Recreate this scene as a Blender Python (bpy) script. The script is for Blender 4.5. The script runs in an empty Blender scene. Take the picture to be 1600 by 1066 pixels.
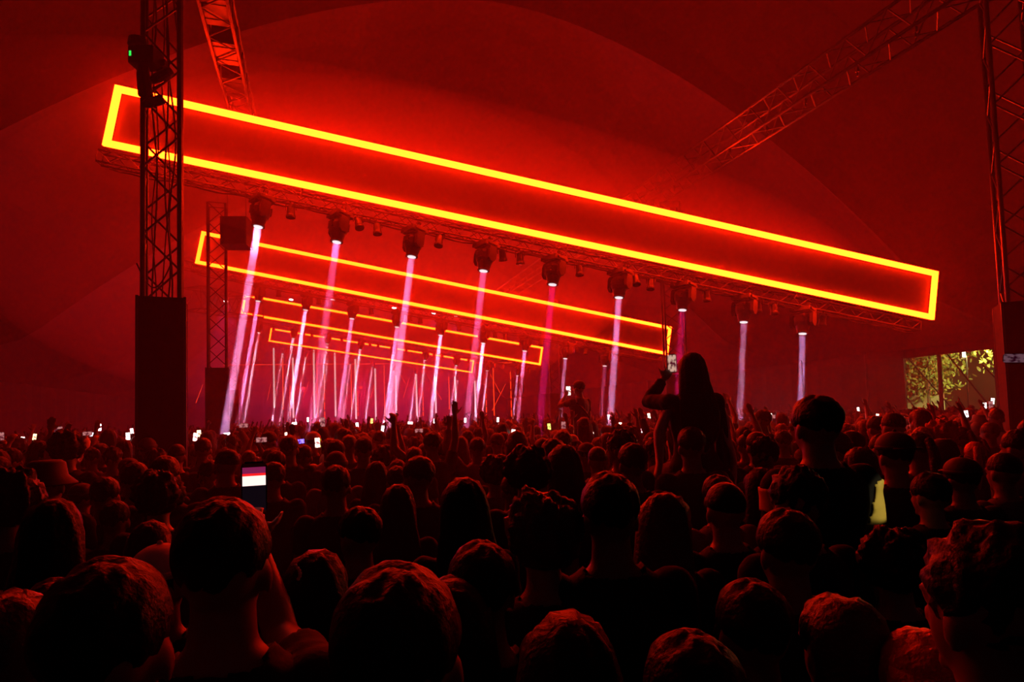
import bpy, bmesh, math, random
import numpy as np
from mathutils import Vector, Matrix, Quaternion, noise
rnd = random.Random(7)
SC = bpy.context.scene
COL = SC.collection
T = Matrix.Translation
def Rz(a): return Matrix.Rotation(a, 4, 'Z')
def Rx(a): return Matrix.Rotation(a, 4, 'X')
def Ry(a): return Matrix.Rotation(a, 4, 'Y')

# ------------------------------------------------------------------ camera, world, exposure
F, PIT, ROL, CY, CZ = 1000.0, .055, .03, 595.0, 1.88
cd = bpy.data.cameras.new('camera'); cam = bpy.data.objects.new('camera', cd); COL.objects.link(cam); SC.camera = cam
cd.sensor_width = 36; cd.lens = F/1600*36; cd.shift_y = (CY-533)/1600; cd.clip_end = 400; cd.clip_start = .05
cam.matrix_world = T((0, 0, CZ)) @ Rx(math.pi/2+PIT) @ Rz(-ROL)
SC.view_settings.view_transform = 'Standard'; SC.view_settings.look = 'None'
SC.view_settings.exposure = 0.0; SC.view_settings.gamma = 1.0; SC.view_settings.use_curve_mapping = False
wd = bpy.data.worlds.new('night'); SC.world = wd; wd.use_nodes = True
wd.node_tree.nodes['Background'].inputs[0].default_value = (.010, .008, .012, 1)
wd.node_tree.nodes['Background'].inputs[1].default_value = .5
SC.cycles.max_bounces = 5; SC.cycles.diffuse_bounces = 3; SC.cycles.glossy_bounces = 2
SC.cycles.volume_bounces = 1; SC.cycles.transmission_bounces = 4; SC.cycles.sample_clamp_indirect = 2.0
SC.cycles.sample_clamp_direct = 0; SC.cycles.use_denoising = True
LED_R, LED_G, LED_B = 92.0, 1.05, .05       # radiance of the red light strips
HAZE = .009
SMOKE = .034

CAMR = cam.matrix_world.to_3x3()
def ray(px, py):
    """direction through a pixel, scaled to unit depth along +Y"""
    d = CAMR @ Vector(((px-800)/F, (CY-py)/F, -1.0))
    return d/d.y
def at(px, py, y): return Vector((0, 0, CZ)) + ray(px, py)*y
AX = Vector((-.296, .955, 0)).normalized(); BX = Vector((.955, .296, 0)).normalized()
def tent(u, v, z=0): return AX*u + BX*v + Vector((0, 0, z))
TR = Matrix(((BX.x, AX.x, 0, 0), (BX.y, AX.y, 0, 0), (0, 0, 1, 0), (0, 0, 0, 1)))   # x = v, y = u

# ------------------------------------------------------------------ materials
def mat(name, base=(.1, .1, .1), rough=.6, metal=0., em=None, es=1., noise_amt=0., nscale=8., bump=0., rand=0., spec=.5, sheen=0.):
    m = bpy.data.materials.new(name); m.use_nodes = True
    nt = m.node_tree; b = nt.nodes['Principled BSDF']
    b.inputs['Base Color'].default_value = (*base, 1); b.inputs['Roughness'].default_value = rough
    b.inputs['Metallic'].default_value = metal; b.inputs['Specular IOR Level'].default_value = spec
    if sheen: b.inputs['Sheen Weight'].default_value = sheen; b.inputs['Sheen Roughness'].default_value = .4
    if em:
        b.inputs['Emission Color'].default_value = (*em, 1); b.inputs['Emission Strength'].default_value = es
    if noise_amt or bump or rand:
        tc = nt.nodes.new('ShaderNodeTexCoord'); n = nt.nodes.new('ShaderNodeTexNoise'); n.inputs['Scale'].default_value = nscale
        n.inputs['Detail'].default_value = 5
        nt.links.new(tc.outputs['Object'], n.inputs['Vector'])
        if noise_amt or rand:
            mx = nt.nodes.new('ShaderNodeMixRGB'); mx.blend_type = 'MULTIPLY'; mx.inputs[0].default_value = 1
            mx.inputs[1].default_value = (*base, 1)
            mr = nt.nodes.new('ShaderNodeMapRange'); mr.inputs['To Min'].default_value = 1-noise_amt; mr.inputs['To Max'].default_value = 1+noise_amt
            nt.links.new(n.outputs['Fac'], mr.inputs['Value']); src = mr.outputs[0]
            if rand:
                oi = nt.nodes.new('ShaderNodeObjectInfo'); mr2 = nt.nodes.new('ShaderNodeMapRange')
                mr2.inputs['To Min'].default_value = 1-rand; mr2.inputs['To Max'].default_value = 1+rand*2
                nt.links.new(oi.outputs['Random'], mr2.inputs['Value'])
                mu = nt.nodes.new('ShaderNodeMath'); mu.operation = 'MULTIPLY'
                nt.links.new(src, mu.inputs[0]); nt.links.new(mr2.outputs[0], mu.inputs[1]); src = mu.outputs[0]
            nt.links.new(src, mx.inputs[2]); nt.links.new(mx.outputs[0], b.inputs['Base Color'])
        if bump:
            bp = nt.nodes.new('ShaderNodeBump'); bp.inputs['Strength'].default_value = bump; bp.inputs['Distance'].default_value = .02
            nt.links.new(n.outputs['Fac'], bp.inputs['Height']); nt.links.new(bp.outputs[0], b.inputs['Normal'])
    return m
M = {}
M['led'] = mat('red_light_strip', (.02, .02, .02), em=(1, LED_G/LED_R, LED_B/LED_R), es=LED_R)
M['panel'] = mat('black_gauze', (.012, .011, .011), .8, noise_amt=.3, nscale=3)
M['steel'] = mat('truss_aluminium', (.16, .155, .15), .42, .8, noise_amt=.15, nscale=20)
M['truss_shaded'] = mat('shaded_truss_steel', (.06, .055, .055), .5, .6, noise_amt=.2, nscale=20)  # darker copy of the truss metal, silhouette shade put into its colour
M['black'] = mat('black_paint', (.018, .017, .017), .45, noise_amt=.2, nscale=12)
M['cloth_black'] = mat('black_drape', (.012, .011, .011), .9, noise_amt=.3, nscale=5, bump=.4)
M['cable'] = mat('black_cable', (.015, .015, .015), .5, noise_amt=.2)
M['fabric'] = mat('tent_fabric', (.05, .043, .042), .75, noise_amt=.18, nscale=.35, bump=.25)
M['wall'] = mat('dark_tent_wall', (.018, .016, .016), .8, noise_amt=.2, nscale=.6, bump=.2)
M['ground'] = mat('trodden_ground', (.03, .026, .02), .9, noise_amt=.4, nscale=2, bump=.5)
M['lens'] = mat('lens_white', (.1, .1, .1), em=(1, .86, .92), es=1.0)
M['lens_dark'] = mat('lens_dark', (.02, .02, .025), .15, noise_amt=.1)
M['wash'] = mat('wash_lens', (.1, .1, .1), em=(1, .62, .95), es=16)
M['tube_white'] = mat('white_light_tube', (.1, .1, .1), em=(1, .40, .62), es=1.6)
M['tube_red'] = mat('red_light_tube', (.05, 0, 0), em=(1, .03, .004), es=2.2)
M['green'] = mat('green_display', (0, .02, 0), em=(.02, 1, .1), es=1.)
M['skin'] = mat('skin', (.17, .095, .068), .5, noise_amt=.1, nscale=30, rand=.25)
M['hair_dark'] = mat('dark_hair', (.006, .005, .004), .5, noise_amt=.4, nscale=60, bump=.4, rand=.4, spec=.2)
M['hair_brown'] = mat('brown_hair', (.03, .017, .01), .5, noise_amt=.4, nscale=60, bump=.5, rand=.3)
M['hair_fair'] = mat('fair_hair', (.32, .19, .085), .45, noise_amt=.3, nscale=60, bump=.5, rand=.25)
M['hair_ginger'] = mat('ginger_hair', (.42, .13, .04), .45, noise_amt=.3, nscale=60, bump=.5)
M['top_dark'] = mat('dark_top', (.013, .012, .014), .85, noise_amt=.3, nscale=14, bump=.4, rand=.5, spec=.25)
M['top_mid'] = mat('mid_top', (.09, .085, .09), .8, noise_amt=.3, nscale=14, bump=.4, rand=.4)
M['top_light'] = mat('light_top', (.5, .47, .44), .8, noise_amt=.15, nscale=14, bump=.3, rand=.2)
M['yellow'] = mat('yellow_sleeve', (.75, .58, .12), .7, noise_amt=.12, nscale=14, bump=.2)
M['trouser'] = mat('dark_trousers', (.02, .022, .03), .85, noise_amt=.3, nscale=20, rand=.4)
M['shoe'] = mat('dark_shoe', (.03, .03, .03), .6, noise_amt=.2)
M['cap_dark'] = mat('dark_cap', (.02, .02, .022), .7, noise_amt=.2, nscale=30)
M['cap_light'] = mat('light_cap', (.6, .56, .52), .7, noise_amt=.1, nscale=30)
M['phone'] = mat('phone_case', (.012, .012, .014), .3, noise_amt=.1)
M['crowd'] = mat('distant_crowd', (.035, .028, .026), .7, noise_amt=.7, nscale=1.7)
M['leaf'] = mat('tree_leaf', (.22, .24, .05), .6, noise_amt=.5, nscale=3)
M['bark'] = mat('tree_bark', (.09, .065, .045), .9, noise_amt=.4, nscale=10, bump=.6)
M['canvas'] = mat('beige_canvas', (.40, .33, .24), .85, noise_amt=.1, nscale=.8, bump=.2)
M['canvas_pale'] = mat('pale_hoarding', (.72, .66, .42), .8, noise_amt=.08, nscale=1.)
M['rope'] = mat('dark_rope', (.03, .025, .02), .9, noise_amt=.2)
M['flood'] = mat('flood_lens', (.1, .1, .1), em=(.92, 1, .72), es=6)
M['wood'] = mat('stage_deck', (.02, .018, .018), .6, noise_amt=.2)

# ------------------------------------------------------------------ mesh helpers
class MB:
    def __init__(s): s.v = []; s.f = []
    def add(s, vs, fs):
        k = len(s.v); s.v += [tuple(a) for a in vs]; s.f += [tuple(i+k for i in f) for f in fs]; return s
    def box(s, c, sz, Mx=None):
        x, y, z = [a/2 for a in sz]; c = Vector(c)
        vs = [Vector((i*x, j*y, k*z))+c for i in (-1, 1) for j in (-1, 1) for k in (-1, 1)]
        if Mx is not None: vs = [Mx @ p for p in vs]
        return s.add(vs, [(0, 1, 3, 2), (4, 6, 7, 5), (0, 4, 5, 1), (2, 3, 7, 6), (0, 2, 6, 4), (1, 5, 7, 3)])
    def rings(s, rings, cap=True):
        n = len(rings[0]); vs = [p for r in rings for p in r]; fs = []
        for i in range(len(rings)-1):
            for j in range(n):
                a = i*n+j; b = i*n+(j+1) % n; fs.append((a, b, b+n, a+n))
        if cap:
            fs.append(tuple(range(n-1, -1, -1))); fs.append(tuple(range((len(rings)-1)*n, len(rings)*n)))
        return s.add(vs, fs)
    def tube(s, p0, p1, r0, r1=None, n=8, sph=False):
        p0 = Vector(p0); p1 = Vector(p1); r1 = r0 if r1 is None else r1
        d = (p1-p0); L = d.length; q = d.to_track_quat('Z', 'Y')
        prof = [(0, r0), (L, r1)]
        if sph:
            prof = [(-r0*.95, r0*.3), (-r0*.7, r0*.72), (0, r0), (L, r1), (L+r1*.7, r1*.72), (L+r1*.95, r1*.3)]
        return s.rings([[p0+q @ Vector((math.cos(2*math.pi*j/n)*r, math.sin(2*math.pi*j/n)*r, z)) for j in range(n)] for z, r in prof])
    def path(s, pts, r, n=6):
        for a, b in zip(pts, pts[1:]): s.tube(a, b, r, r, n)
        return s
    def loft(s, secs, n=16):     # (z, cx, cy, rx, ry)
        return s.rings([[(cx+math.cos(2*math.pi*j/n)*rx, cy+math.sin(2*math.pi*j/n)*ry, z) for j in range(n)] for z, cx, cy, rx, ry in secs])
    def ell(s, c, r, n=16, m=10, Mx=None, zmin=-1., zmax=1.):
        c = Vector(c); R = []
        a0 = math.asin(zmin)+.02 if zmin <= -1 else math.asin(zmin); a1 = math.asin(zmax)-.02 if zmax >= 1 else math.asin(zmax)
        for i in range(m+1):
            a = a0+(a1-a0)*i/m
            ring = [Vector((math.cos(a)*math.cos(2*math.pi*j/n)*r[0], math.cos(a)*math.sin(2*math.pi*j/n)*r[1], math.sin(a)*r[2])) for j in range(n)]
            R.append([c+(Mx @ p if Mx is not None else p) for p in ring])
        return s.rings(R)
    def mesh(s, name, m, smooth=False):
        me = bpy.data.meshes.new(name); me.from_pydata(s.v, [], s.f); me.materials.append(m); me.update()
        if smooth: me.polygons.foreach_set('use_smooth', [True]*len(me.polygons))
        return me
    def build(s, name, m, parent=None, Mx=None, smooth=False):
        return link(s.mesh(name, m, smooth), name, parent, Mx)
def link(me, name, parent=None, Mx=None):
    o = bpy.data.objects.new(name, me); COL.objects.link(o)
    if parent is not None: o.parent = parent
    if Mx is not None: o.matrix_local = Mx
    return o
def tag(o, label=None, cat=None, group=None, kind=None):
    if label: o['label'] = label
    if cat: o['category'] = cat
    if group: o['group'] = group
    if kind: o['kind'] = kind
    return o
def thing(name, label, cat, Mx, group=None):
    o = bpy.data.objects.new(name, None); COL.objects.link(o); o.empty_display_size = .2; o.matrix_world = Mx
    return tag(o, label, cat, group)
def struct(name, mb, m, Mx=None, smooth=False, label=None):
    return tag(mb.build(name, m, None, Mx, smooth), label, None, None, 'structure')

# ------------------------------------------------------------------ tent shell
UB, UF, VL, VR = 2.2, 84.0, -14.6, 25.2
def ceil_z(u, v):
    t = abs(v-5.3)
    arch = 13.9-.88*(t/4.45)**1.75
    edge = 4.3+.33*(19.9-t)
    z = arch if arch > edge else edge
    w = max(0., 1-(t/19.9)**2)
    ph = (u-17.2)/12.5
    sc = abs(math.sin(math.pi*ph))
    z += 2.6*w*(sc**.75)                       # fabric bellies up between the valley cables
    ph2 = (v-5.3+3.4)/10.5
    z += .9*w*abs(math.sin(math.pi*ph2))**.8*sc
    return max(z, 4.2)
mb = MB()
us = sorted(set([round(UB+i*.9, 3) for i in range(int((UF-UB)/.9)+2)] + [17.2+12.5*k for k in range(-2, 6)]))
vs_ = sorted(set([round(VL+(VR-VL)*i/56, 3) for i in range(57)] + [1.9, 12.4, -8.6, 22.9]))
vv = [tuple(tent(u, v, ceil_z(u, v))) for u in us for v in vs_]
nv = len(vs_)
ff = [(i*nv+j, (i+1)*nv+j, (i+1)*nv+j+1, i*nv+j+1) for i in range(len(us)-1) for j in range(nv-1)]
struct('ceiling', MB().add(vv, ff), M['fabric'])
struct('floor', MB().box((5.3, 38, -.06), (70, 130, .12), TR), M['ground'])
def wall_path(name, a, b, z0, z1, m, thick=.08):
    """fabric wall between two (u,v) points with soft vertical folds"""
    L = math.hypot(b[0]-a[0], b[1]-a[1]); n = max(2, int(L/.5)); rings = []
    for i in range(n+1):
        t = i/n; u = a[0]+(b[0]-a[0])*t; v = a[1]+(b[1]-a[1])*t
        off = .05*math.sin(i*1.7)+.03*math.sin(i*.63)
        nu, nvv = -(b[1]-a[1])/L, (b[0]-a[0])/L
        p = tent(u+nu*off, v+nvv*off); q = tent(u+nu*(off+thick), v+nvv*(off+thick))
        rings.append([p+Vector((0, 0, z0)), q+Vector((0, 0, z0)), q+Vector((0, 0, z1)), p+Vector((0, 0, z1))])
    return struct(name, MB().rings(rings), m)
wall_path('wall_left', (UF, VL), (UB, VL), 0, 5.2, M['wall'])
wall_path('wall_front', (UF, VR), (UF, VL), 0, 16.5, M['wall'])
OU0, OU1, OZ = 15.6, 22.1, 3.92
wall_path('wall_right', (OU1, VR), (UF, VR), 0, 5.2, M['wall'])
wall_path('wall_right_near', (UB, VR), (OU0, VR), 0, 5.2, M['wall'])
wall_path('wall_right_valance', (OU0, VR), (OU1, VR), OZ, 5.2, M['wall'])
for k in range(8):
    u = 24+k*4.2
    o = struct('trim_%d' % (k+1), MB().tube(tent(u, VR-.15, 0), tent(u, VR-.15, 4.4), .05, .05, 10), M['black'])

# haze that fills the tent
hz = bpy.data.materials.new('thin_smoke'); hz.use_nodes = True; nt = hz.node_tree; nt.nodes.clear()
no = nt.nodes.new('ShaderNodeOutputMaterial'); nv_ = nt.nodes.new('ShaderNodeVolumeScatter')
nv_.inputs['Density'].default_value = HAZE; nv_.inputs['Color'].default_value = (.98, .52, .86, 1); nv_.inputs['Anisotropy'].default_value = .1
nt.links.new(nv_.outputs[0], no.inputs['Volume'])
rings = []
for z, w in ((.02, 0), (4.9, 0), (9.5, 7.5), (14.6, 13.5), (15.6, 16.5)):
    rings.append([tent(UB+.2, VL+.2+w), tent(UB+.2, VR-.2-w), tent(UF-.2, VR-.2-w), tent(UF-.2, VL+.2+w)])
    rings[-1] = [p+Vector((0, 0, z)) for p in rings[-1]]
tag(MB().rings(rings).build('haze', hz), 'thin smoke hanging in the whole tent and glowing in the lights', 'haze', None, 'stuff')

# denser smoke drifting high around the light frames
hz2 = hz.copy(); hz2.name = 'drifting_smoke'
hz2.node_tree.nodes['Volume Scatter'].inputs['Density'].default_value = SMOKE
for i, (u, v, z, rv, ru, rz_, lab) in enumerate(((24, 1.0, 6.9, 10.5, 12, 4.6, 'smoke cloud drifting around the left half of the first two glowing rectangles'),
                                 (56, 3.0, 6.5, 15, 20, 5.6, 'smoke cloud drifting in front of the far stage'))):
    e = MB().ell((0, 0, 0), (rv, ru, rz_), 36, 20)
    if i: hz2 = hz2.copy(); hz2.node_tree.nodes['Volume Scatter'].inputs['Density'].default_value = .011
    tag(e.build('smoke', hz2, None, TR @ T((v, u, z))), lab, 'smoke', None, 'stuff')

hz3 = hz.copy(); hz3.name = 'dense_smoke'
hz3.node_tree.nodes['Volume Scatter'].inputs['Density'].default_value = .045
for (x_, y_, z_, al_, be_, nm_) in ((-7.18, 11.61, 6.31, -.18, .2, 'nearest'), (-10.77, 22.32, 6.79, -.19, .21, 'second')):
    Ms = T((x_, y_, z_+CZ)) @ Rz(be_) @ Ry(-al_) @ T((6.6, 1.15, -.1))
    tag(MB().ell((0, 0, 0), (10.5, 2.3, 1.9), 40, 20).build('smoke', hz3, None, Ms), 'denser smoke glowing red along the %s glowing rectangle' % nm_, 'smoke', None, 'stuff')

# ------------------------------------------------------------------ truss builder
def truss(name, label, p0, p1, w, d, bay, up=Vector((0, 0, 1)), cat='truss', group=None, braces='parts', rc=.025, rb=.012, m=None, rot=0.):
    """box truss from p0 to p1; w across, d along 'up'"""
    m = m or M['steel']
    p0 = Vector(p0); p1 = Vector(p1); ax = (p1-p0); L = ax.length; ax.normalize()
    side = up.cross(ax).normalized(); upv = ax.cross(side).normalized()
    Mx = Matrix((( side.x, upv.x, ax.x, p0.x), (side.y, upv.y, ax.y, p0.y), (side.z, upv.z, ax.z, p0.z), (0, 0, 0, 1)))
    if rot: Mx = Mx @ Rz(rot)
    root = thing(name, label, cat, Mx, group)
    hw, hd = w/2, d/2
    cm = MB().tube((0, 0, 0), (0, 0, L), rc, rc, 8).mesh('chord', m, True)
    for sx in (-1, 1):
        for sy in (-1, 1): link(cm, 'chord', root, T((sx*hw, sy*hd, 0)))
    n = max(1, round(L/bay)); b = L/n
    allb = MB()
    for f, (ox, oy, ang, ww) in enumerate(((0, -hd, 0, w), (0, hd, math.pi, w), (-hw, 0, -math.pi/2, d), (hw, 0, math.pi/2, d))):
        da = MB().tube((-ww/2, 0, 0), (ww/2, 0, b/2), rb, rb, 6).mesh('brace', m)
        db = MB().tube((ww/2, 0, b/2), (-ww/2, 0, b), rb, rb, 6).mesh('brace', m)
        for i in range(n):
            Ml = T((ox, oy, i*b)) @ Rz(ang)
            if braces == 'parts' and f < 4 and n*8 <= 290:
                link(da, 'brace', root, Ml); link(db, 'brace', root, Ml)
            else:
                for me in (da, db):
                    allb.add([Ml @ v.co for v in me.vertices], [tuple(p.vertices) for p in me.polygons])
    if allb.v: tag(allb.build('bracing', m, root), kind='stuff')
    # end frames
    fr = MB()
    for z in (0, L):
        fr.tube((-hw, -hd, z), (hw, -hd, z), rb, rb, 6).tube((-hw, hd, z), (hw, hd, z), rb, rb, 6)
        fr.tube((-hw, -hd, z), (-hw, hd, z), rb, rb, 6).tube((hw, -hd, z), (hw, hd, z), rb, rb, 6)
    fr.build('end_frame', m, root)
    return root

# ------------------------------------------------------------------ the four red light frames
RECT = [(-7.18, 11.61, 6.31, -.18, .2), (-10.77, 22.32, 6.79, -.19, .21), (-15.38, 36.96, 7.48, -.18, .2), (-20.91, 55.63, 8.23, -.17, .2)]
W, H = 18.0, 1.063
HEADS = [(2.56, 1.505), (1.94, 1.67), (.80, 1.96), (1.0, 1.95)]
ORD = ['nearest and largest', 'second', 'third', 'farthest and smallest']
BEAM = Vector((-.126, -.106, -1)).normalized()
LIL, PNK, MAG = (1, .62, .84), (1, .30, .52), (1, .03, .30)
PW = [[(1.5, LIL), (.75, PNK), (1.3, LIL), (1.0, PNK), (.5, MAG), (1.1, LIL), (.42, MAG), (.62, LIL), (.9, (.85, .72, 1))],
      [(.9, PNK), (1.2, LIL), (1., PNK), (.9, PNK), (1.1, LIL), (1.4, LIL), (1., PNK), (.8, LIL), (.4, PNK)],
      [(1.2, LIL)]*9, [(1.2, LIL)]*9]
def head_meshes():
    D = {}
    b = MB().box((0, 0, -.05), (.36, .30, .10)); b.box((0, 0, -.115), (.28, .24, .03))
    for sx in (-1, 1): b.box((sx*.19, 0, -.05), (.02, .18, .05))
    D['base'] = b.mesh('base', M['black'])
    y = MB().box((0, 0, -.15), (.40, .13, .05))
    for sx in (-1, 1):
        y.rings([[(sx*(.185+dx), sy*w, z) for dx, sy in ((-.03, -1), (.03, -1), (.03, 1), (-.03, 1))] for z, w in ((-.14, .06), (-.22, .075), (-.40, .07), (-.47, .03))])
    D['yoke'] = y.mesh('yoke', M['black'])
    h = MB().loft([(-.16, 0, 0, .07, .07), (-.18, 0, 0, .13, .12), (-.25, 0, 0, .155, .15), (-.38, 0, 0, .15, .145), (-.44, 0, 0, .135, .13), (-.45, 0, 0, .125, .12), (-.56, 0, 0, .105, .10), (-.60, 0, 0, .092, .092), (-.61, 0, 0, .10, .10), (-.64, 0, 0, .10, .10)], 20)
    for k in range(5):
        h.box((0, .135, -.22-.035*k), (.16, .03, .012)); h.box((0, -.135, -.22-.035*k), (.16, .03, .012))
    D['head'] = h.mesh('head', M['black'])
    D['lens'] = MB().loft([(-.638, 0, 0, .068, .068), (-.652, 0, 0, .066, .066), (-.66, 0, 0, .045, .045)], 20).mesh('lens', M['lens'])
    c = MB().tube((-.1, 0, .0), (-.1, 0, .10), .02).tube((.1, 0, .0), (.1, 0, .10), .02)
    c.tube((-.1, -.03, .10), (-.1, .03, .10), .035, .035, 10).tube((.1, -.03, .10), (.1, .03, .10), .035, .035, 10)
    c.box((0, 0, .03), (.24, .03, .03)); D['clamp'] = c.mesh('clamp', M['black'])
    return D
HM = head_meshes()
SPOT = {}
so = MB().loft([(-.08, 0, 0, .05, .05), (-.10, 0, 0, .075, .075), (-.26, 0, 0, .08, .08), (-.30, 0, 0, .095, .095), (-.33, 0, 0, .095, .095)], 14)
SPOT['can'] = so.mesh('can', M['black'])
SPOT['bracket'] = MB().tube((0, 0, 0), (0, 0, -.05), .012).box((0, 0, -.05), (.2, .03, .012)).box((.1, 0, -.11), (.012, .03, .12)).box((-.1, 0, -.11), (.012, .03, .12)).mesh('bracket', M['black'])
SPOT['lens'] = MB().loft([(-.325, 0, 0, .08, .08), (-.335, 0, 0, .078, .078)], 14).mesh('lens', M['lens_dark'])
nth = ['first', 'second', 'third', 'fourth', 'fifth', 'sixth', 'seventh', 'eighth', 'ninth']
for k, (x, y, z, al, be) in enumerate(RECT):
    Mf = T((x, y, z+CZ)) @ Rz(be) @ Ry(-al)
    fr = thing('glowing_rectangle', '%s of the four tilted rectangles outlined in yellow-red light strips' % ORD[k], 'light rectangle', Mf, 'tilted glowing rectangles above the crowd')
    MB().box((W/2, .07, -H/2), (W-.02, .03, H-.02)).build('panel', M['panel'], fr)
    bw = .115
    # continuous strips with mitred corners: long ones in the full width, short ones between
    for cx, cz, a, b in ((W/2, 0, W+bw, bw), (W/2, -H, W+bw, bw), (0, -H/2, bw, H-bw), (W, -H/2, bw, H-bw)):
        MB().box((cx, 0, cz), (a, .07, b)).build('light_strip', M['led'], fr)
        MB().box((cx, .0475, cz), (a, .025, b)).build('strip_backing', M['black'], fr)
    for s in (3.5, 9.0, 14.5):
        hang = MB(); hang.tube((s, .09, -H+.1), (s, .2, -H-.2), .02).tube((s, .09, -H+.1), (s, .09, -.05), .02)
        hang.build('hanger', M['steel'], fr)
    # truss under the frame
    ofs = -H-.20
    tr = truss('lighting_truss', 'slim box truss right beneath the %s glowing rectangle' % ORD[k].split(' and')[0], Mf @ Vector((-.2, .3, ofs)), Mf @ Vector((W-.1, .3, ofs)), .24, .22, .50,
               up=(Mf.to_3x3() @ Vector((0, 0, 1))), group='trusses under the glowing rectangles', braces='parts' if k == 0 else 'join', rc=.020, rb=.009, m=M['truss_shaded'])
    # tapes / cable along it
    cb = MB(); pts = []
    for i in range(90):
        s = i*.2
        pts.append(Mf @ Vector((s, .3+.03*math.sin(i*2.1), ofs-.17-.035*abs(math.sin(i*.52)))))
    tag(cb.path(pts, .018, 5).build('cable_run', M['cable']), 'black cable looping along the truss under the %s glowing rectangle' % ORD[k].split(' and')[0], 'cable')
    s0, ds = HEADS[k]
    q = BEAM.to_track_quat('-Z', 'Y').to_matrix().to_4x4()
    lights = {}
    for i in range(9):
        hp = Mf @ Vector((s0+i*ds+.22, .3, ofs-.13))
        jit = Ry(rnd.uniform(-.006, .006)) @ Rx(rnd.uniform(-.006, .006))
        root = thing('moving_head_light', '%s moving head light from the left under the %s glowing rectangle' % (nth[i], ORD[k].split(' and')[0]), 'stage light', T(hp) @ q @ jit @ Matrix.Diagonal((1.28, 1.28, .94, 1)), 'beam lights hung in a row under the rectangles')
        for nm in ('base', 'yoke', 'head', 'lens', 'clamp'): link(HM[nm], nm, root)
        p, c = PW[k][i]
        if (p, c) not in lights:
            L = bpy.data.lights.new('beam', 'AREA'); L.shape = 'DISK'; L.size = .11; L.spread = math.radians(1.0); L.color = c
            L.energy = 75*p*(1.0, 1.0, 1.5, 1.8)[k]; lights[(p, c)] = L
        lo = bpy.data.objects.new('beam', lights[(p, c)]); COL.objects.link(lo); lo.parent = root; lo.location = (0, 0, -.68)
    if k < 3:
        for i in range(9):
            for dd in ((.36, .62) if (i % 2 == 1) else (.5,)):
                sp = Mf @ Vector((s0+(i-.0+dd)*ds, .3, ofs-.10))
                if (s0+(i+dd)*ds) > W-.3: continue
                root = thing('small_spotlight', 'small unlit %s spotlight right of the %s beam light under the %s rectangle' % (('can', 'tilted')[int(dd > .6)], nth[i], ORD[k].split(' and')[0]), 'spotlight', T(sp) @ Rz(rnd.uniform(-.6, .6)) @ Rx(rnd.uniform(-.5, .5)), 'unlit cans between the beam lights')
                for nm in SPOT: link(SPOT[nm], nm, root)

# ------------------------------------------------------------------ towers with draped boxes
def tower(label, boxlabel, px, pybox, dep, w=.50, ztop=7.6, bw=.60, rot=0., braces='parts', grp='truss towers beside the crowd', m='steel'):
    b = at(px, pybox, dep); zb = b.z
    t = truss('truss_tower', label, (b.x, b.y, .05), (b.x, b.y, ztop), w, w, .80, up=Vector((0, 1, 0)), cat='truss tower', group=grp, braces=braces, rc=.03, rb=.013, rot=rot, m=M[m])
    root = thing('draped_box', boxlabel, 'box', T((b.x, b.y, 0)) @ Rz(rot), 'black drapes round the tower feet')
    h = bw/2
    for i, (cx, cy, sx, sy) in enumerate(((0, -h, bw, .02), (0, h, bw, .02), (-h, 0, .02, bw-.02), (h, 0, .02, bw-.02))):
        MB().box((cx, cy, zb/2), (sx, sy, zb)).build('side_panel', M['cloth_black'], root)
    f = MB()
    for sx in (-1, 1):
        f.box((sx*h, -h, zb/2), (.03, .03, zb+.02)); f.box((sx*h, h, zb/2), (.03, .03, zb+.02))
    f.build('corner_post', M['black'], root)
    return t, root, b
t1, b1, P1 = tower('near left square truss tower full of hanging cables, standing out of a tall black box', 'tall black draped box round the foot of the near left truss tower', 254, 470, 7.75, rot=.44, w=.39, bw=.50, m='truss_shaded', ztop=8.3)
t2, b2, P2 = tower('second truss tower on the left, seen through the red haze behind the hanging black speaker', 'black draped box round the foot of the second left truss tower', 340, 576, 16.4, rot=.38, bw=.52, w=.42, m='truss_shaded')
t3, b3, P3 = tower('truss tower at the right edge of the picture rising from a black box', 'black draped box at the right edge behind a raised phone', 1603, 474, 8.6, rot=-.5, bw=.62, w=.46)
t4, b4, P4 = tower('red-lit truss tower behind the person riding on shoulders', 'black draped box hidden behind the person riding on shoulders', 1056, 586, 17.5, rot=-.1, w=.52, braces='join')
t5, b5, P5 = tower('far left truss tower just right of the second one', 'low black box at the foot of the far left truss tower', 363, 610, 30, rot=.3, braces='join', w=.5)
t6, b6, P6 = tower('faint far truss tower behind the right ends of the third and fourth rectangles', 'low black box at the foot of the faint far tower', 868, 615, 32, rot=0., braces='join', w=.5)
# cables inside tower 1
for k in range(6):
    x0 = rnd.uniform(-.12, .16); pts = []
    for i in range(34):
        z = 3.3+i*.13
        pts.append(Vector((P1.x+x0+.03*math.sin(i*.35+k*2)+.012*k*math.sin(i*.12), P1.y-.1+.05*k+.02*math.sin(i*.5), z)))
    tag(MB().path(pts, .008 if k % 2 else .011, 5).build('hanging_cable', M['cable']), 'thin black cable hanging inside the near left truss tower', 'cable', 'cables inside the near left tower')
pts = [P1+Vector((-.2+.42*i/10, -.2, .42-.30*math.sin(math.pi*i/10))) for i in range(11)]
tag(MB().path(pts, .009, 5).build('hanging_cable', M['cable']), 'short cable loop sagging low inside the near left truss tower just above its black box', 'cable')
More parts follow.
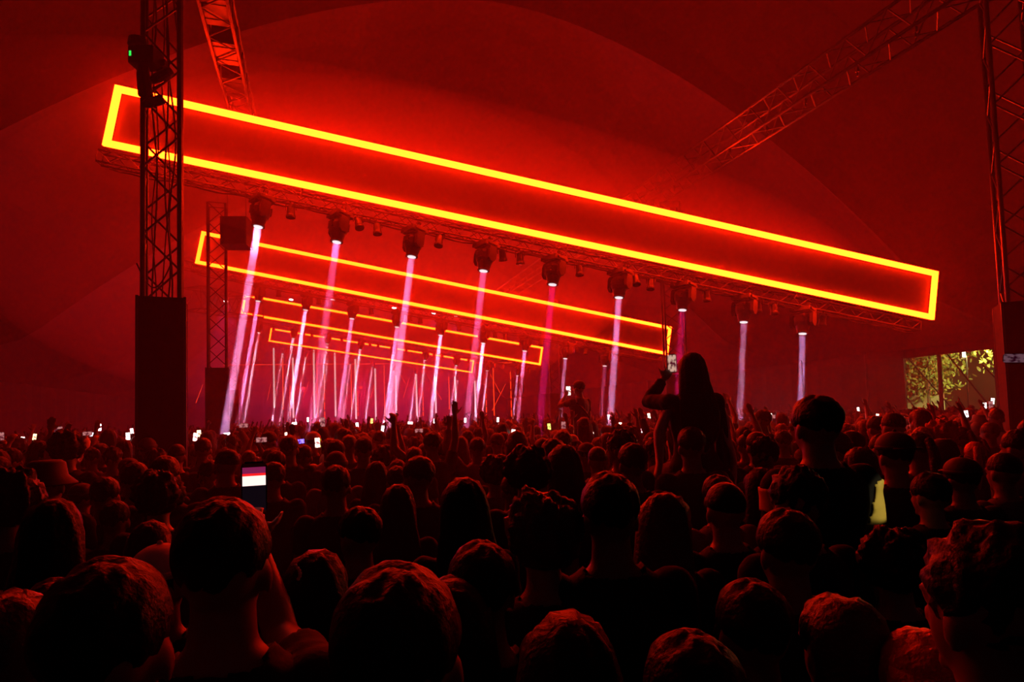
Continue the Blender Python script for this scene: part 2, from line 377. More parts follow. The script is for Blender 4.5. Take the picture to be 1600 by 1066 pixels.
# fixture on tower 1
fx = at(228, 92, 7.5)
root = thing('tower_light_unit', 'black lighting unit with a small green display clamped on the near left tower', 'light fixture', T(fx))
MB().box((0, 0, 0), (.30, .22, .20)).box((0, 0, .11), (.26, .18, .02)).build('housing', M['black'], root)
MB().loft([(.12, -.10, 0, .03, .03), (.16, -.10, 0, .035, .035), (.17, -.10, 0, .11, .11), (.25, -.10, 0, .10, .10), (.27, -.10, 0, .06, .06)], 14).build('top_cap', M['black'], root)
MB().box((-.125, -.112, .01), (.024, .006, .06)).build('display', M['green'], root)
MB().loft([(-.52, .02, 0, .05, .05), (-.46, 0, 0, .085, .085), (-.2, -.03, 0, .075, .075), (-.1, -.03, 0, .06, .06)], 14).build('lower_barrel', M['black'], root)
MB().box((.14, .1, -.02), (.12, .1, .08)).tube((.15, .05, -.1), (.15, .25, -.1), .03).build('clamp', M['black'], root)
fx = at(250, 120, 7.55)
root = thing('small_lamp', 'small dark lamp clamped inside the near left tower above the first rectangle', 'lamp', T(fx) @ Rz(.4) @ Ry(.9))
MB().loft([(-.12, 0, 0, .04, .04), (-.05, 0, 0, .06, .06), (.1, 0, 0, .065, .065), (.16, 0, 0, .05, .05)], 12).build('barrel', M['black'], root)
MB().box((0, 0, .02), (.17, .02, .03)).tube((.08, 0, 0), (.08, .0, -.16), .012).build('yoke', M['black'], root)
fx = at(237, 160, 7.5)
root = thing('small_lamp', 'small dark lamp clamped inside the near left tower where the first rectangle crosses it', 'lamp', T(fx) @ Rz(.2) @ Ry(1.2))
MB().loft([(-.1, 0, 0, .035, .035), (-.04, 0, 0, .055, .055), (.1, 0, 0, .06, .06), (.14, 0, 0, .05, .05)], 12).build('barrel', M['black'], root)
MB().box((0, 0, .02), (.16, .02, .03)).build('yoke', M['black'], root)
# long roof trusses along the tent
truss('roof_truss', 'long roof truss running away above the left towers to the glowing rectangle', tent(5.5, -1.42, 8.6), tent(17.2, -1.4, 8.6), .42, .46, .80, group='long trusses under the tent roof', rc=.03, rb=.014, braces='join', m=M['truss_shaded'])
truss('roof_truss', 'long dim roof truss running down from the top right corner behind the nearest rectangle', tent(3.0, 9.1, 7.95), tent(36, 9.1, 7.95), .50, .55, .85, group='long trusses under the tent roof', rc=.03, rb=.014, braces='join')
for k in range(9):
    u = 7.2+k*1.15; p = tent(u, 8.86+.05*(k % 2), 7.60)
    root = thing('hanging_clamp', 'small clamp hanging under the right roof truss', 'clamp', T(p) @ Rz(.3), 'clamps under the right roof truss')
    MB().box((0, 0, 0), (.05, .05, .09)).tube((0, 0, -.04), (0, 0, -.12), .015).build('hook', M['steel'], root)
# dark gear boxes inside left roof truss
for k, (u, s) in enumerate(((10.7, .42), (11.9, .40), (13.1, .36))):
    root = thing('cable_box', '%s dark box strapped inside the left roof truss' % ('upper', 'middle', 'lowest')[k], 'box', T(tent(u, -1.4, 8.55)) @ Rz(.3))
    MB().box((0, 0, 0), (s, .7, .3)).build('case', M['black'], root)
    for yy in (-.2, .2): MB().box((0, yy, 0), (s+.02, .04, .32)).build('strap', M['cable'], root)
# hanging speaker
sp = at(370, 365, 14.2)
root = thing('hanging_speaker', 'square black speaker hanging on two lines in front of the second rectangle', 'speaker', T(sp) @ Rz(.1))
MB().box((0, 0, 0), (.56, .5, .64)).build('cabinet', M['black'], root)
MB().box((0, -.255, 0), (.50, .012, .58)).build('grille', M['cloth_black'], root)
for sx in (-.2, .2): MB().tube((sx, 0, .32), (sx, 0, 1.6), .008, .008, 5).build('suspension_line', M['steel'], root)
MB().box((0, 0, .34), (.5, .06, .05)).build('rigging_bar', M['steel'], root)
# side stage box truss
truss('box_truss', 'short wide box truss standing out to the left of the second tower', at(300, 466, 24), at(398, 482, 27), .9, .85, 1.1, group=None, rc=.035, rb=.02, braces='parts')
truss('box_truss', 'thin horizontal truss crossing left of the second rectangle behind the near tower', at(285, 412, 23.5), at(360, 428, 24.5), .35, .35, .6, group=None, rc=.025, rb=.012, braces='parts')

# ------------------------------------------------------------------ stage end
struct('trim_20', MB().box((4.5, 70.0, .55), (36, 15, 1.1), TR), M['wood'])
for i, x in enumerate((427, 457, 490, 523, 555, 586, 618, 650, 680, 711, 742)):
    top = (545, 560, 548, 552, 562, 577, 588, 580, 584, 590, 596)[i]; bot = (636, 652, 652, 650, 654, 656, 655, 649, 655, 650, 652)[i]
    a = at(x+1.5, bot, 64); b = at(x, top, 64)
    root = thing('light_tube', 'slim upright white-pink light tube on the far stage, %s from the left' % (nth+['tenth', 'last'])[i], 'light tube', T((a.x, a.y, 1.1)), 'upright white tubes on the far stage')
    MB().tube((0, 0, a.z-1.1), (0, 0, b.z-1.1), .085, .085, 8, True).build('tube', M['tube_white'], root)
    MB().tube((0, 0, 0), (0, 0, max(.1, a.z-1.15)), .03, .03, 6).box((0, 0, .02), (.4, .4, .04)).build('stand', M['black'], root)
for i, (x, t_, b_) in enumerate(((441, 560, 640), (452, 600, 650), (495, 575, 652), (506, 580, 655), (548, 570, 640), (558, 610, 650), (600, 571, 655), (660, 610, 650), (701, 589, 640), (759, 600, 656), (771, 575, 650), (798, 578, 652))):
    a = at(x+1.5, b_, 66); b = at(x, t_, 66)
    root = thing('red_light_tube', 'thin upright red light tube at the back of the far stage, %s from the left' % (nth+['tenth', 'eleventh', 'last'])[i], 'light tube', T((a.x, a.y, 1.1)), 'upright red tubes on the far stage')
    tb = MB(); z0 = a.z-1.1; z1 = b.z-1.1; n = 5 if i % 2 else 1
    for j in range(n):
        tb.tube((0, 0, z0+(z1-z0)*j/n), (0, 0, z0+(z1-z0)*(j+(.75 if n > 1 else 1))/n), .05, .05, 6)
    tb.build('tube', M['tube_red'], root)
    MB().tube((0, 0, 0), (0, 0, z1), .018, .018, 6).box((0, 0, .02), (.3, .3, .04)).build('stand', M['black'], root)
for i, (xa, ya, xb, yb) in enumerate(((317, 601, 306, 630), (423, 600, 418, 625), (483, 596, 473, 624), (588, 592, 579, 622), (640, 590, 630, 622), (667, 585, 690, 625), (790, 600, 769, 642), (766, 585, 782, 615), (610, 560, 634, 600))):
    a = at(xa, ya, 67.5); b = at(xb, yb, 67.5)
    tag(MB().tube(a, b, .022, .03, 6).build('slanting_red_line', M['tube_red']), 'short slanting red light line behind the stage tubes, %s from the left' % nth[i], 'light line', 'slanting red lines behind the stage tubes')
a = at(298, 571, 68); b = at(800, 567, 68)
tag(MB().tube(a, b, .05, .05, 6).build('horizontal_light_line', M['tube_red']), 'long thin level red light line across the back of the stage', 'light line')
WL = bpy.data.lights.new('wash', 'SPOT'); WL.energy = 2200; WL.color = (1, .08, .55); WL.spot_size = math.radians(52); WL.spot_blend = .8; WL.shadow_soft_size = .25
for i, (x, y) in enumerate(((353, 470), (455, 468), (520, 468), (583, 478), (616, 481), (678, 489), (712, 494))):
    p = at(x, y, 46)
    d = (Vector((0, -.3, -1)) if i else Vector((.2, -.4, -1))).normalized()
    root = thing('wash_light', 'bright pink-white wash lamp glaring above the third rectangle, %s from the left' % nth[i], 'stage light', T(p) @ d.to_track_quat('-Z', 'Y').to_matrix().to_4x4(), 'pink wash lamps high over the far stage')
    MB().loft([(.3, 0, 0, .08, .08), (.25, 0, 0, .16, .16), (.02, 0, 0, .19, .19), (-.02, 0, 0, .2, .2)], 14).build('can', M['black'], root)
    MB().loft([(-.02, 0, 0, .15, .15), (-.04, 0, 0, .12, .12)], 12).build('lens', M['wash'], root)
    MB().box((0, .22, .12), (.05, .04, .3)).tube((0, .22, .2), (0, .5, .2), .02).build('bracket', M['black'], root)
    lo = bpy.data.objects.new('wash', WL); COL.objects.link(lo); lo.parent = root; lo.location = (0, 0, -.08)
truss('rear_truss', 'dim truss carrying the pink wash lamps above the third rectangle', at(335, 462, 46.6), at(735, 493, 47.5), .4, .4, .8, rc=.03, rb=.015, braces='join')
FL = bpy.data.lights.new('stage_flood', 'SPOT'); FL.energy = 5200; FL.color = (1, .01, .12); FL.spot_size = math.radians(80); FL.spot_blend = 1; FL.shadow_soft_size = .4
for i, (u, v, z) in enumerate(((66, -1, 5.2), (66, 4.5, 5.2), (66, 10, 5.2))):
    p = tent(u, v, z)
    d = (-AX*1.0+BX*(.12-.1*i)+Vector((0, 0, -.30))).normalized()
    root = thing('stage_flood', 'magenta flood lamp at the back of the stage, %s' % ('left one', 'middle one', 'right one')[i], 'flood lamp', T(p) @ d.to_track_quat('-Z', 'Y').to_matrix().to_4x4(), 'magenta floods at the back of the stage')
    MB().box((0, 0, .06), (.4, .3, .12)).build('housing', M['black'], root)
    MB().tube((0, -.15, .06), (0, -5.1, .8), .03, .03, 6).build('stand', M['black'], root)
    MB().box((0, 0, -.005), (.34, .24, .01)).build('lens', M['tube_red'], root)
    lo = bpy.data.objects.new('stage_flood', FL); COL.objects.link(lo); lo.parent = root; lo.location = (0, 0, -.06)

# ------------------------------------------------------------------ outside the opening on the right
def tu(px, v):     # u at which the ray of column px crosses the plane v
    r = (px-800)/F
    return (BX.x*v-r*BX.y*v)/(r*AX.y-AX.x)
def colpt(px, v, z=0): return tent(tu(px, v), v, z)
struct('wall_outside', MB().box((42, 24, 3.4), (.15, 44, 7.4), TR), M['canvas'], label='beige canvas wall of another tent outside')
root = thing('pale_hoarding', 'low pale yellow hoarding outside the opening, under the tree', 'hoarding', TR @ T((33.5, tu(1428, 33.5)+1.2, 0)))
for k in range(6): MB().box((0, (k-2.5)*1.0, 1.4), (.06, .98, 2.75)).build('hoarding_panel', M['canvas_pale'], root)
MB().box((0, 0, 2.8), (.09, 6, .06)).build('top_rail', M['black'], root)
def tree(label, px, v, h, spread, zlo, n, seed, trunk=True):
    r = random.Random(seed); base = colpt(px, v)
    root = thing('tree', label, 'tree', T(base))
    tk = MB().tube((0, 0, 0), (.1, 0, h*.5), .11, .07, 8).tube((.1, 0, h*.5), (.3, .1, h*.9), .07, .03, 8)
    for k in range(5):
        a = r.uniform(0, 6.28); z = r.uniform(zlo, h*.8)
        tk.tube((.1, 0, z-.5), (math.cos(a)*spread*.8, math.sin(a)*spread*.8, z+.6), .05, .012, 6)
    tk.build('trunk', M['bark'], root)
    for c in range(7):
        mb = MB(); cc = Vector((r.gauss(0, spread*.45), r.gauss(0, spread*.45), r.uniform(zlo+.5, h-.5)))
        for i in range(n//7):
            p = cc+Vector((r.gauss(0, spread*.33), r.gauss(0, spread*.33), r.gauss(0, .62)))
            s = r.uniform(.08, .17); e = Quaternion((r.uniform(-1, 1), r.uniform(-1, 1), r.uniform(-1, 1), r.uniform(-1, 1))).normalized()
            vs = [p+e @ (Vector(q)*s) for q in ((-1, 0, 0), (-.3, .42, .12), (.5, .35, .1), (1.1, 0, -.1), (.5, -.35, .1), (-.3, -.42, .12))]
            mb.add(vs, [(0, 1, 5), (1, 2, 4, 5), (2, 3, 4)])
        tag(mb.build('leaves', M['leaf'], root), kind='stuff')
    return root
tree('leafy tree lit yellow-green outside, left of the thick pole', 1448, 31.5, 7.2, 2.0, 2.9, 5200, 5)
tree('leafy branches lit yellow-green at the right end of the lit opening', 1592, 31, 6.5, 1.0, 2.6, 2200, 9)
def pole(label, pxa, ya, pxb, yb, v, r, m='black'):
    ub = tu(pxb, v); a = at(pxa, ya, (AX*tu(pxa, v)+BX*v).y); b = at(pxb, yb, (AX*ub+BX*v).y)
    root = thing('tent_pole', label, 'pole', T((b.x, b.y, 0)))
    a2 = a-Vector((b.x, b.y, 0))
    MB().tube((0, 0, 0), a2, r, r, 10).build('shaft', M[m], root)
    MB().box((0, 0, .02), (.25, .25, .04)).build('foot_plate', M[m], root)
    return a
pole('thick dark pole in the middle of the lit opening', 1467, 553, 1471, 632, 25.6, .085)
pole('leaning dark pole near the right end of the lit opening', 1554, 545, 1562, 632, 25.6, .075)
lp = pole('thin lamp pole outside behind the opening', 1510, 556, 1512, 632, 29, .035)
def rope(label, xa, ya, xb, yb, v):
    a = at(xa, ya, (AX*tu(xa, v)+BX*v).y); b = at(xb, yb, (AX*tu(xb, v)+BX*v).y)
    d = (b-a).normalized(); a = a-d*.4; b = b+d*(b.z-.05)/max(.05, -d.z)
    tag(MB().path([a, (a+b)/2-Vector((0, 0, .04)), b], .03, 6).build('guy_rope', M['rope']), label, 'rope', 'guy ropes outside the opening')
rope('dark guy rope slanting down across the left half of the opening', 1422, 563, 1480, 628, 26.5)
rope('dark guy rope slanting down across the middle of the opening', 1482, 556, 1535, 620, 26.5)
rope('dark guy rope slanting down low at the left edge of the opening', 1410, 612, 1426, 632, 26.5)
rope('faint guy rope slanting down at the right end of the opening', 1545, 580, 1575, 610, 27.5)
fp = at(1506, 554, (AX*tu(1506, 28.6)+BX*28.6).y)
root = thing('floodlight', 'glaring square white floodlight on a thin pole outside the opening', 'floodlight', T(fp) @ Rz(.6))
MB().box((0, .05, 0), (.40, .1, .32)).build('housing', M['black'], root)
MB().box((0, -.008, 0), (.33, .01, .25)).build('lens', M['flood'], root)
MB().box((0, .05, -.2), (.46, .03, .03)).box((.22, .05, -.1), (.02, .03, .2)).box((-.22, .05, -.1), (.02, .03, .2)).build('bracket', M['black'], root)
L = bpy.data.lights.new('flood', 'POINT'); L.energy = 330; L.color = (1, .84, .30); L.shadow_soft_size = .2
lo = bpy.data.objects.new('flood', L); COL.objects.link(lo); lo.parent = root; lo.location = (0, -.4, .1)
# second flood, added unseen beside the tent to light the tree and the canvas
root = thing('floodlight', 'added floodlight hidden outside behind the tent wall to light the tree and canvas', 'floodlight', TR @ T((29.2, 19.4, 3.6)))
MB().box((0, 0, .1), (.4, .3, .2)).build('housing', M['black'], root)
MB().tube((0, 0, 0), (0, 0, -3.6), .03, .03, 6).build('stand', M['black'], root)
L = bpy.data.lights.new('flood', 'SPOT'); L.energy = 4200; L.color = (1, .82, .30); L.shadow_soft_size = .3; L.spot_size = math.radians(100); L.spot_blend = .3
lo = bpy.data.objects.new('flood', L); COL.objects.link(lo); lo.parent = root; lo.location = (.25, .25, .1)
lo.rotation_euler = Vector((.75, .65, .05)).to_track_quat('-Z', 'Y').to_euler()      # turned away from the tent

# ------------------------------------------------------------------ people
def ik(a, c, l1, l2, pole):
    a = Vector(a); c = Vector(c); d = c-a; L = min(d.length, (l1+l2)*.995); dn = d.normalized(); c = a+dn*L
    x = (l1*l1-l2*l2+L*L)/(2*L); h = math.sqrt(max(1e-6, l1*l1-x*x))
    p = Vector(pole); p = (p-dn*p.dot(dn)).normalized()
    return a+dn*x+p*h, c
def seg_dist(P, a, b):
    a = np.array(a); b = np.array(b); d = b-a; t = np.clip(((P-a)@d)/(d@d), 0, 1)
    return np.linalg.norm(P-(a+t[:, None]*d), axis=1), t
def remeshed(mb, voxel, smooth_it=3):
    me = bpy.data.meshes.new('tmp'); me.from_pydata(mb.v, [], mb.f); me.update()
    o = bpy.data.objects.new('tmp', me); COL.objects.link(o)
    r = o.modifiers.new('r', 'REMESH'); r.mode = 'VOXEL'; r.voxel_size = voxel; r.use_smooth_shade = True
    if smooth_it:
        sm = o.modifiers.new('s', 'SMOOTH'); sm.iterations = smooth_it; sm.factor = .5
    dg = bpy.context.evaluated_depsgraph_get()
    out = bpy.data.meshes.new_from_object(o.evaluated_get(dg))
    bpy.data.objects.remove(o); bpy.data.meshes.remove(me)
    return out
def arrays(me):
    n = len(me.vertices); P = np.empty(n*3); me.vertices.foreach_get('co', P); P = P.reshape(-1, 3)
    Nn = np.empty(n*3); me.vertices.foreach_get('normal', Nn); Nn = Nn.reshape(-1, 3)
    Fq = [tuple(p.vertices) for p in me.polygons]
    return P, Nn, Fq
def shell(me, mask, off, name, m, rim=True):
    """clothing: the masked faces of a body pushed outwards, with a turned-in hem"""
    P, Nn, Fq = arrays(me)
    fs = [f for f in Fq if all(mask[i] for i in f)]
    used = sorted({i for f in fs for i in f}); ix = {i: k for k, i in enumerate(used)}
    wr = np.array([noise.noise(Vector(P[i])*9)*.006+noise.noise(Vector((P[i][0]*22, P[i][1]*22, P[i][2]*6)))*.004 for i in used])
    V = [tuple(P[i]+Nn[i]*(off+w)) for i, w in zip(used, wr)]
    F2 = [tuple(ix[i] for i in f) for f in fs]
    cnt = {}
    for f in F2:
        for a, b in zip(f, f[1:]+f[:1]):
            cnt[(a, b)] = 1
    bd = [(a, b) for (a, b) in cnt if (b, a) not in cnt]
    inner = {}
    for a, b in bd:
        for c in (a, b):
            if c not in inner:
                inner[c] = len(V); i = used[c]; V.append(tuple(P[i]-Nn[i]*.002))
    for a, b in bd: F2.append((b, a, inner[a], inner[b]))
    o = bpy.data.meshes.new(name); o.from_pydata(V, [], F2); o.materials.append(m)
    o.polygons.foreach_set('use_smooth', [True]*len(o.polygons)); o.update()
    return o
def hand(mb, wrist, d, palm_n, curl, side):
    """palm, four fingers of different length and a thumb from the palm's side"""
    wrist = Vector(wrist); d = Vector(d).normalized(); nrm = Vector(palm_n); nrm = (nrm-d*nrm.dot(d)).normalized(); sx = d.cross(nrm)*side
    Mx = Matrix((sx, nrm, d)).transposed()
    mb.ell(wrist+d*.052, (.040, .017, .056), 12, 8, Mx)
    mb.tube(wrist-d*.02, wrist+d*.03, .026, .025, 10, True)
    for i, L in enumerate((.070, .080, .075, .058)):
        off = (-.030+.020*i); p = wrist+d*(.088-.006*abs(i-1.3))+sx*off; r = .0105-.0006*i
        dd = (d+sx*(.10*(i-1.5))).normalized(); a = 0
        for j, fr in enumerate((.45, .32, .23)):
            a += curl*(.55+.25*j)
            dir_ = (dd*math.cos(a)+nrm*math.sin(a)).normalized(); q = p+dir_*L*fr
            mb.tube(p, q, r, r*.93, 7, True); p = q; r *= .93
    p = wrist+d*.03-sx*.032; dd = (d*.75-sx*.75+nrm*.2).normalized(); r = .0125
    for j, (L, t) in enumerate(((.036, 0), (.028, .3), (.022, .6))):
        dir_ = (dd+d*t*.8+nrm*curl*t*1.2).normalized(); q = p+dir_*L; mb.tube(p, q, r, r*.92, 8, True); p = q; r *= .92
HC = Vector((0, 0, 1.63))
def make_body(fem=False, arms=None, seated=False, head_turn=0., wide=1., voxel=.0115, head_dx=0.):
    """one continuous figure facing +Y, feet at z=0, 1.75 m tall. arms: (L, R) of (hand target, pole, palm normal, curl) or None"""
    mb = MB(); k = .9 if fem else 1.0; k *= wide
    sh = .178*k
    hipk = 1.04 if fem else 1.
    mb.loft([(.84, 0, -.005, .10*hipk, .08), (.88, 0, -.01, .155*hipk, .108), (.95, 0, -.01, .168*hipk, .118), (1.04, 0, 0, .142*k, .10), (1.12, 0, 0, .138*k, .098),
             (1.22, 0, 0, .158*k, .112), (1.32, 0, -.005, .178*k, .118), (1.385, 0, -.012, .178*k, .105), (1.43, 0, -.015, .150*k, .085), (1.465, 0, -.016, .10*k, .068), (1.50, 0, -.012, .062*k, .058), (1.58, 0, -.004, .056*k, .058)], 20)
    if fem:
        for s in (-1, 1): mb.ell((s*.075, .085, 1.28), (.06, .055, .06), 12, 8)
    bones = {}
    # head
    hb = MB()
    hb.ell((0, -.012, 1.655), (.077, .098, .095), 20, 14)
    hb.ell((0, .028, 1.60), (.058, .062, .082), 16, 12)
    hb.ell((0, .072, 1.537), (.026, .02, .02), 10, 8)
    hb.tube((0, .088, 1.64), (0, .106, 1.600), .009, .014, 8, True)
    for s in (-1, 1):
        hb.ell((s*.080, -.004, 1.612), (.010, .021, .032), 10, 8)
        hb.ell((s*.031, .080, 1.638), (.014, .012, .009), 8, 6)
        hb.tube((s*.015, .090, 1.655), (s*.05, .078, 1.657), .007, .006, 6, True)
        hb.tube((s*.012, .100, 1.594), (s*.016, .092, 1.594), .008, .007, 6, True)
    hb.tube((-.020, .086, 1.571), (.020, .086, 1.571), .008, .008, 6, True)
    hb.tube((0, -.015, 1.46), (0, -.005, 1.58), .056*k, .053*k, 14, True)
    Rh = T((head_dx, 0, 1.52)) @ Rz(head_turn) @ T((0, 0, -1.52))
    mb.add([Rh @ Vector(v) for v in hb.v], hb.f)
    for i, s in enumerate((-1, 1)):
        S = Vector((s*sh, -.015, 1.41)); A = arms[i] if arms else None
        if A is None: A = ((s*(sh+.075), .06, .84), (s*.3, -1, 0), (-s, 0, 0), .35)
        E_, Wp = ik(S, A[0], .285, .255, A[1])
        mb.tube(S, S+(E_-S)*.12, .060*k, .056*k, 12, True)
        mb.tube(S, E_, .054*k, .040*k, 12, True); mb.tube(E_, E_+(Wp-E_)*.35, .040*k, .041*k, 12, True); mb.tube(E_+(Wp-E_)*.3, Wp, .041*k, .026*k, 12, True)
        hand(mb, Wp, (Wp-E_).normalized()+Vector((0, 0, .001)), A[2], A[3], s)
        bones['u%d' % i] = (S, E_); bones['f%d' % i] = (E_, Wp); bones['h%d' % i] = (Wp, Wp+(Wp-E_).normalized()*.19)
        # legs
        hp = Vector((s*.088, 0, .90))
        if seated: kn = Vector((s*.14, .40, .86)); an = Vector((s*.10, .40, .46))
        else: kn = Vector((s*.10, .015, .49)); an = Vector((s*.11, -.02, .09))
        mb.tube(hp, kn, .088*hipk, .058, 14, True)
        m_ = kn+(an-kn)*.3+Vector((0, -.012, 0)); mb.tube(kn, m_, .056, .056, 12, True); mb.tube(m_, an, .056, .038, 12, True)
        ft = Vector((0, 1, 0)) if not seated else Vector((0, .8, -.6))
        mb.tube(an+Vector((0, -.03, -.045)), an+Vector((0, .02, -.045))+ft*.13, .038, .034, 10, True)
        bones['l%d' % i] = (kn, an); bones['t%d' % i] = (hp, kn)
    me = remeshed(mb, voxel); me.name = 'body'
    me.materials.clear(); me.materials.append(M['skin'])
    return me, bones
def cloth_masks(me, bones, sleeve=.55, long_sleeve=False, seated=False):
    P, Nn, Fq = arrays(me); n = len(P)
    darm = np.full(n, 9.); tt = np.zeros(n); kind = np.zeros(n, int)
    for i in (0, 1):
        for c, r in (('u', .052), ('f', .036), ('h', .036)):
            d, t = seg_dist(P, *bones[c+str(i)]); d = d-r; sel = d < darm
            darm[sel] = d[sel]; tt[sel] = t[sel]; kind[sel] = {'u': 1, 'f': 2, 'h': 3}[c]
    is_arm = (darm < .018)
    tors = (P[:, 2] > .87) & (P[:, 2] < 1.485) & ~((np.abs(P[:, 0]) < .075) & (P[:, 2] > 1.47))
    arm_ok = ((kind == 1) & ((tt < sleeve) | long_sleeve)) | ((kind == 2) & long_sleeve & (tt < .9))
    legs = np.zeros(n, bool)
    if seated:
        for i in (0, 1):
            d, t = seg_dist(P, *bones['t%d' % i]); legs |= (d < .11) & (t > .25)
            d, t = seg_dist(P, *bones['l%d' % i]); legs |= (d < .085)
    shirt = np.where(is_arm, arm_ok, tors & ~legs)
    lowz = P[:, 2] < .95
    trou = (~is_arm) & (((P[:, 2] > .11) & lowz) | legs)
    if seated: trou &= ~((P[:, 1] > .36) & (P[:, 2] < .44))
    shoe = (~is_arm) & ((P[:, 2] < .115) if not seated else ((P[:, 1] > .36) & (P[:, 2] < .47)))
    return shirt, trou, shoe
def hair_mesh(kind, m, seed=0):
    r = random.Random(seed); mb = MB()
    def strands(P, amt, f):
        return noise.noise(Vector((P[0]*f+seed, P[1]*f, P[2]*f*.14)))*amt
    if kind in ('short', 'long', 'bun', 'pony', 'spiky', 'bald'):
        off = -.004 if kind == 'bald' else 0
        mb.ell((0, -.014, 1.672), (.085+off, .104+off, .094+off), 40, 26)
        mb.v = [(x_*(1-.14*min(1, max(0, (1.665-z_)/.07))), y_, z_) for x_, y_, z_ in mb.v]
    if kind == 'curly': mb.ell((0, -.016, 1.675), (.115, .128, .118), 44, 30)
    if kind == 'bigcurly': mb.ell((0, -.02, 1.675), (.135, .145, .13), 44, 30); mb.ell((0, -.05, 1.58), (.12, .09, .09), 30, 16)
    if kind == 'long':
        mb.loft([(1.765, 0, -.02, .03, .04), (1.75, 0, -.022, .058, .07), (1.71, 0, -.03, .084, .088), (1.65, 0, -.042, .098, .084), (1.56, 0, -.055, .106, .070), (1.48, 0, -.075, .118, .058), (1.40, 0, -.105, .132, .050), (1.30, 0, -.130, .140, .040), (1.20, 0, -.130, .135, .034), (1.14, 0, -.125, .115, .024), (1.10, 0, -.12, .08, .012)], 40)
    if kind == 'bun': mb.ell((0, -.075, 1.775), (.048, .048, .042), 20, 14)
    if kind == 'pony':
        mb.ell((0, -.12, 1.70), (.03, .03, .03), 12, 8)
        mb.tube((0, -.125, 1.70), (0, -.165, 1.60), .028, .034, 14, True).tube((0, -.165, 1.60), (0, -.15, 1.42), .034, .022, 14, True).tube((0, -.15, 1.42), (0, -.14, 1.33), .022, .008, 14, True)
    if kind == 'bob':
        mb.ell((0, -.014, 1.668), (.092, .112, .102), 40, 26)
        mb.loft([(1.70, 0, -.03, .090, .09), (1.63, 0, -.035, .108, .090), (1.56, 0, -.04, .115, .082), (1.50, 0, -.045, .112, .075), (1.475, 0, -.045, .10, .06)], 40)
    amt, f = {'short': (.008, 50), 'long': (.013, 42), 'bun': (.006, 55), 'pony': (.006, 55), 'spiky': (.020, 38), 'curly': (.030, 30), 'bigcurly': (.038, 26), 'bob': (.011, 42), 'bald': (.001, 30)}[kind]
    V = []
    for p in mb.v:
        v = Vector(p); c = Vector((0, -.014, v.z if v.z < 1.62 else 1.64)); d = (v-c)
        d = d.normalized() if d.length > 1e-4 else Vector((0, 0, 1))
        a = strands(p, amt, f)
        if kind in ('curly', 'bigcurly', 'spiky'): a += noise.noise(v*62+Vector((seed, 0, 0)))*amt*.6
        V.append(v+d*a)
    mb.v = [tuple(v) for v in V]
    me = mb.mesh('hair', m, True)
    return me
def hat_mesh(kind, m):
    mb = MB()
    if kind in ('cap', 'cap_back'):
        mb.ell((0, -.012, 1.690), (.090, .110, .082), 26, 12, None, -.12, 1.)
        mb.ell((0, -.012, 1.775), (.010, .010, .008), 8, 5)
        s = -1 if kind == 'cap_back' else 1
        R = []
        for i in range(9):
            a = math.pi*(i/8); x = math.cos(a)*.075; yy = math.sin(a)*.075+.075
            R.append((x, s*yy-.012))
        top = [(x, y, 1.690-.04*abs(x)*4*.3) for x, y in R]; bot = [(x, y, z-.006) for x, y, z in top]
        mb.rings([bot, top])
        mb.loft([(1.672, 0, -.012, .0915, .1115), (1.69, 0, -.012, .0925, .1125), (1.695, 0, -.012, .0905, .1105)], 26)
    if kind == 'bucket':
        mb.loft([(1.640, 0, -.012, .145, .160), (1.648, 0, -.012, .143, .158), (1.69, 0, -.012, .097, .117), (1.76, 0, -.012, .085, .103), (1.775, 0, -.012, .065, .08)], 28)
    if kind == 'beanie':
        mb.ell((0, -.018, 1.675), (.093, .114, .108), 30, 14, None, -.15, 1.)
        mb.loft([(1.655, 0, -.016, .0935, .1135), (1.66, 0, -.016, .098, .118), (1.695, 0, -.016, .099, .119), (1.70, 0, -.016, .093, .113)], 30)
    if kind == 'hood':
        mb.loft([(1.42, 0, -.03, .13, .10), (1.48, 0, -.05, .125, .115), (1.56, 0, -.035, .112, .115), (1.64, 0, -.025, .108, .12), (1.70, 0, -.02, .104, .115), (1.755, 0, -.03, .082, .09), (1.785, 0, -.045, .04, .045)], 30)
        mb.v = [tuple(Vector(p)+Vector((noise.noise(Vector(p)*11), noise.noise(Vector(p)*11+Vector((9, 0, 0))), 0))*.012) for p in mb.v]
    return mb.mesh('hat' if kind != 'hood' else 'hood', m, True)
UP = lambda s, x, y, z, curl=.15: ((s*x, y, z), (s*1, -.3, -.2), (0, 1, 0), curl)
POSES = {
 'down': dict(),
 'down_f': dict(fem=True),
 'turned': dict(head_turn=.7),
 'turned_f': dict(fem=True, head_turn=-.8),
 'one_up': dict(arms=(None, UP(1, .26, .16, 1.90))),
 'one_up_left': dict(arms=(UP(-1, .28, .12, 1.88), None)),
 'both_up_f': dict(fem=True, arms=(UP(-1, .26, .10, 1.86), UP(1, .22, .14, 1.90))),
 'both_up': dict(arms=(UP(-1, .33, .15, 1.84, .5), UP(1, .30, .10, 1.92, .1))),
 'phone_high': dict(arms=(None, ((.10, .33, 1.80), (1, -.3, -.6), (-.2, 1, 0), .7))),
 'film': dict(arms=(None, ((-.04, .40, 1.60), (.12, -.1, -1), (-.3, 1, 0), .6))),
 'phone_two': dict(fem=True, arms=(((-.05, .30, 1.77), (-1, -.2, -.7), (.8, .5, 0), .7), ((.07, .30, 1.77), (1, -.2, -.7), (-.8, .5, 0), .7))),
}
BODY = {}
for nm, kw in POSES.items(): BODY[nm] = make_body(**kw)
CL = {}
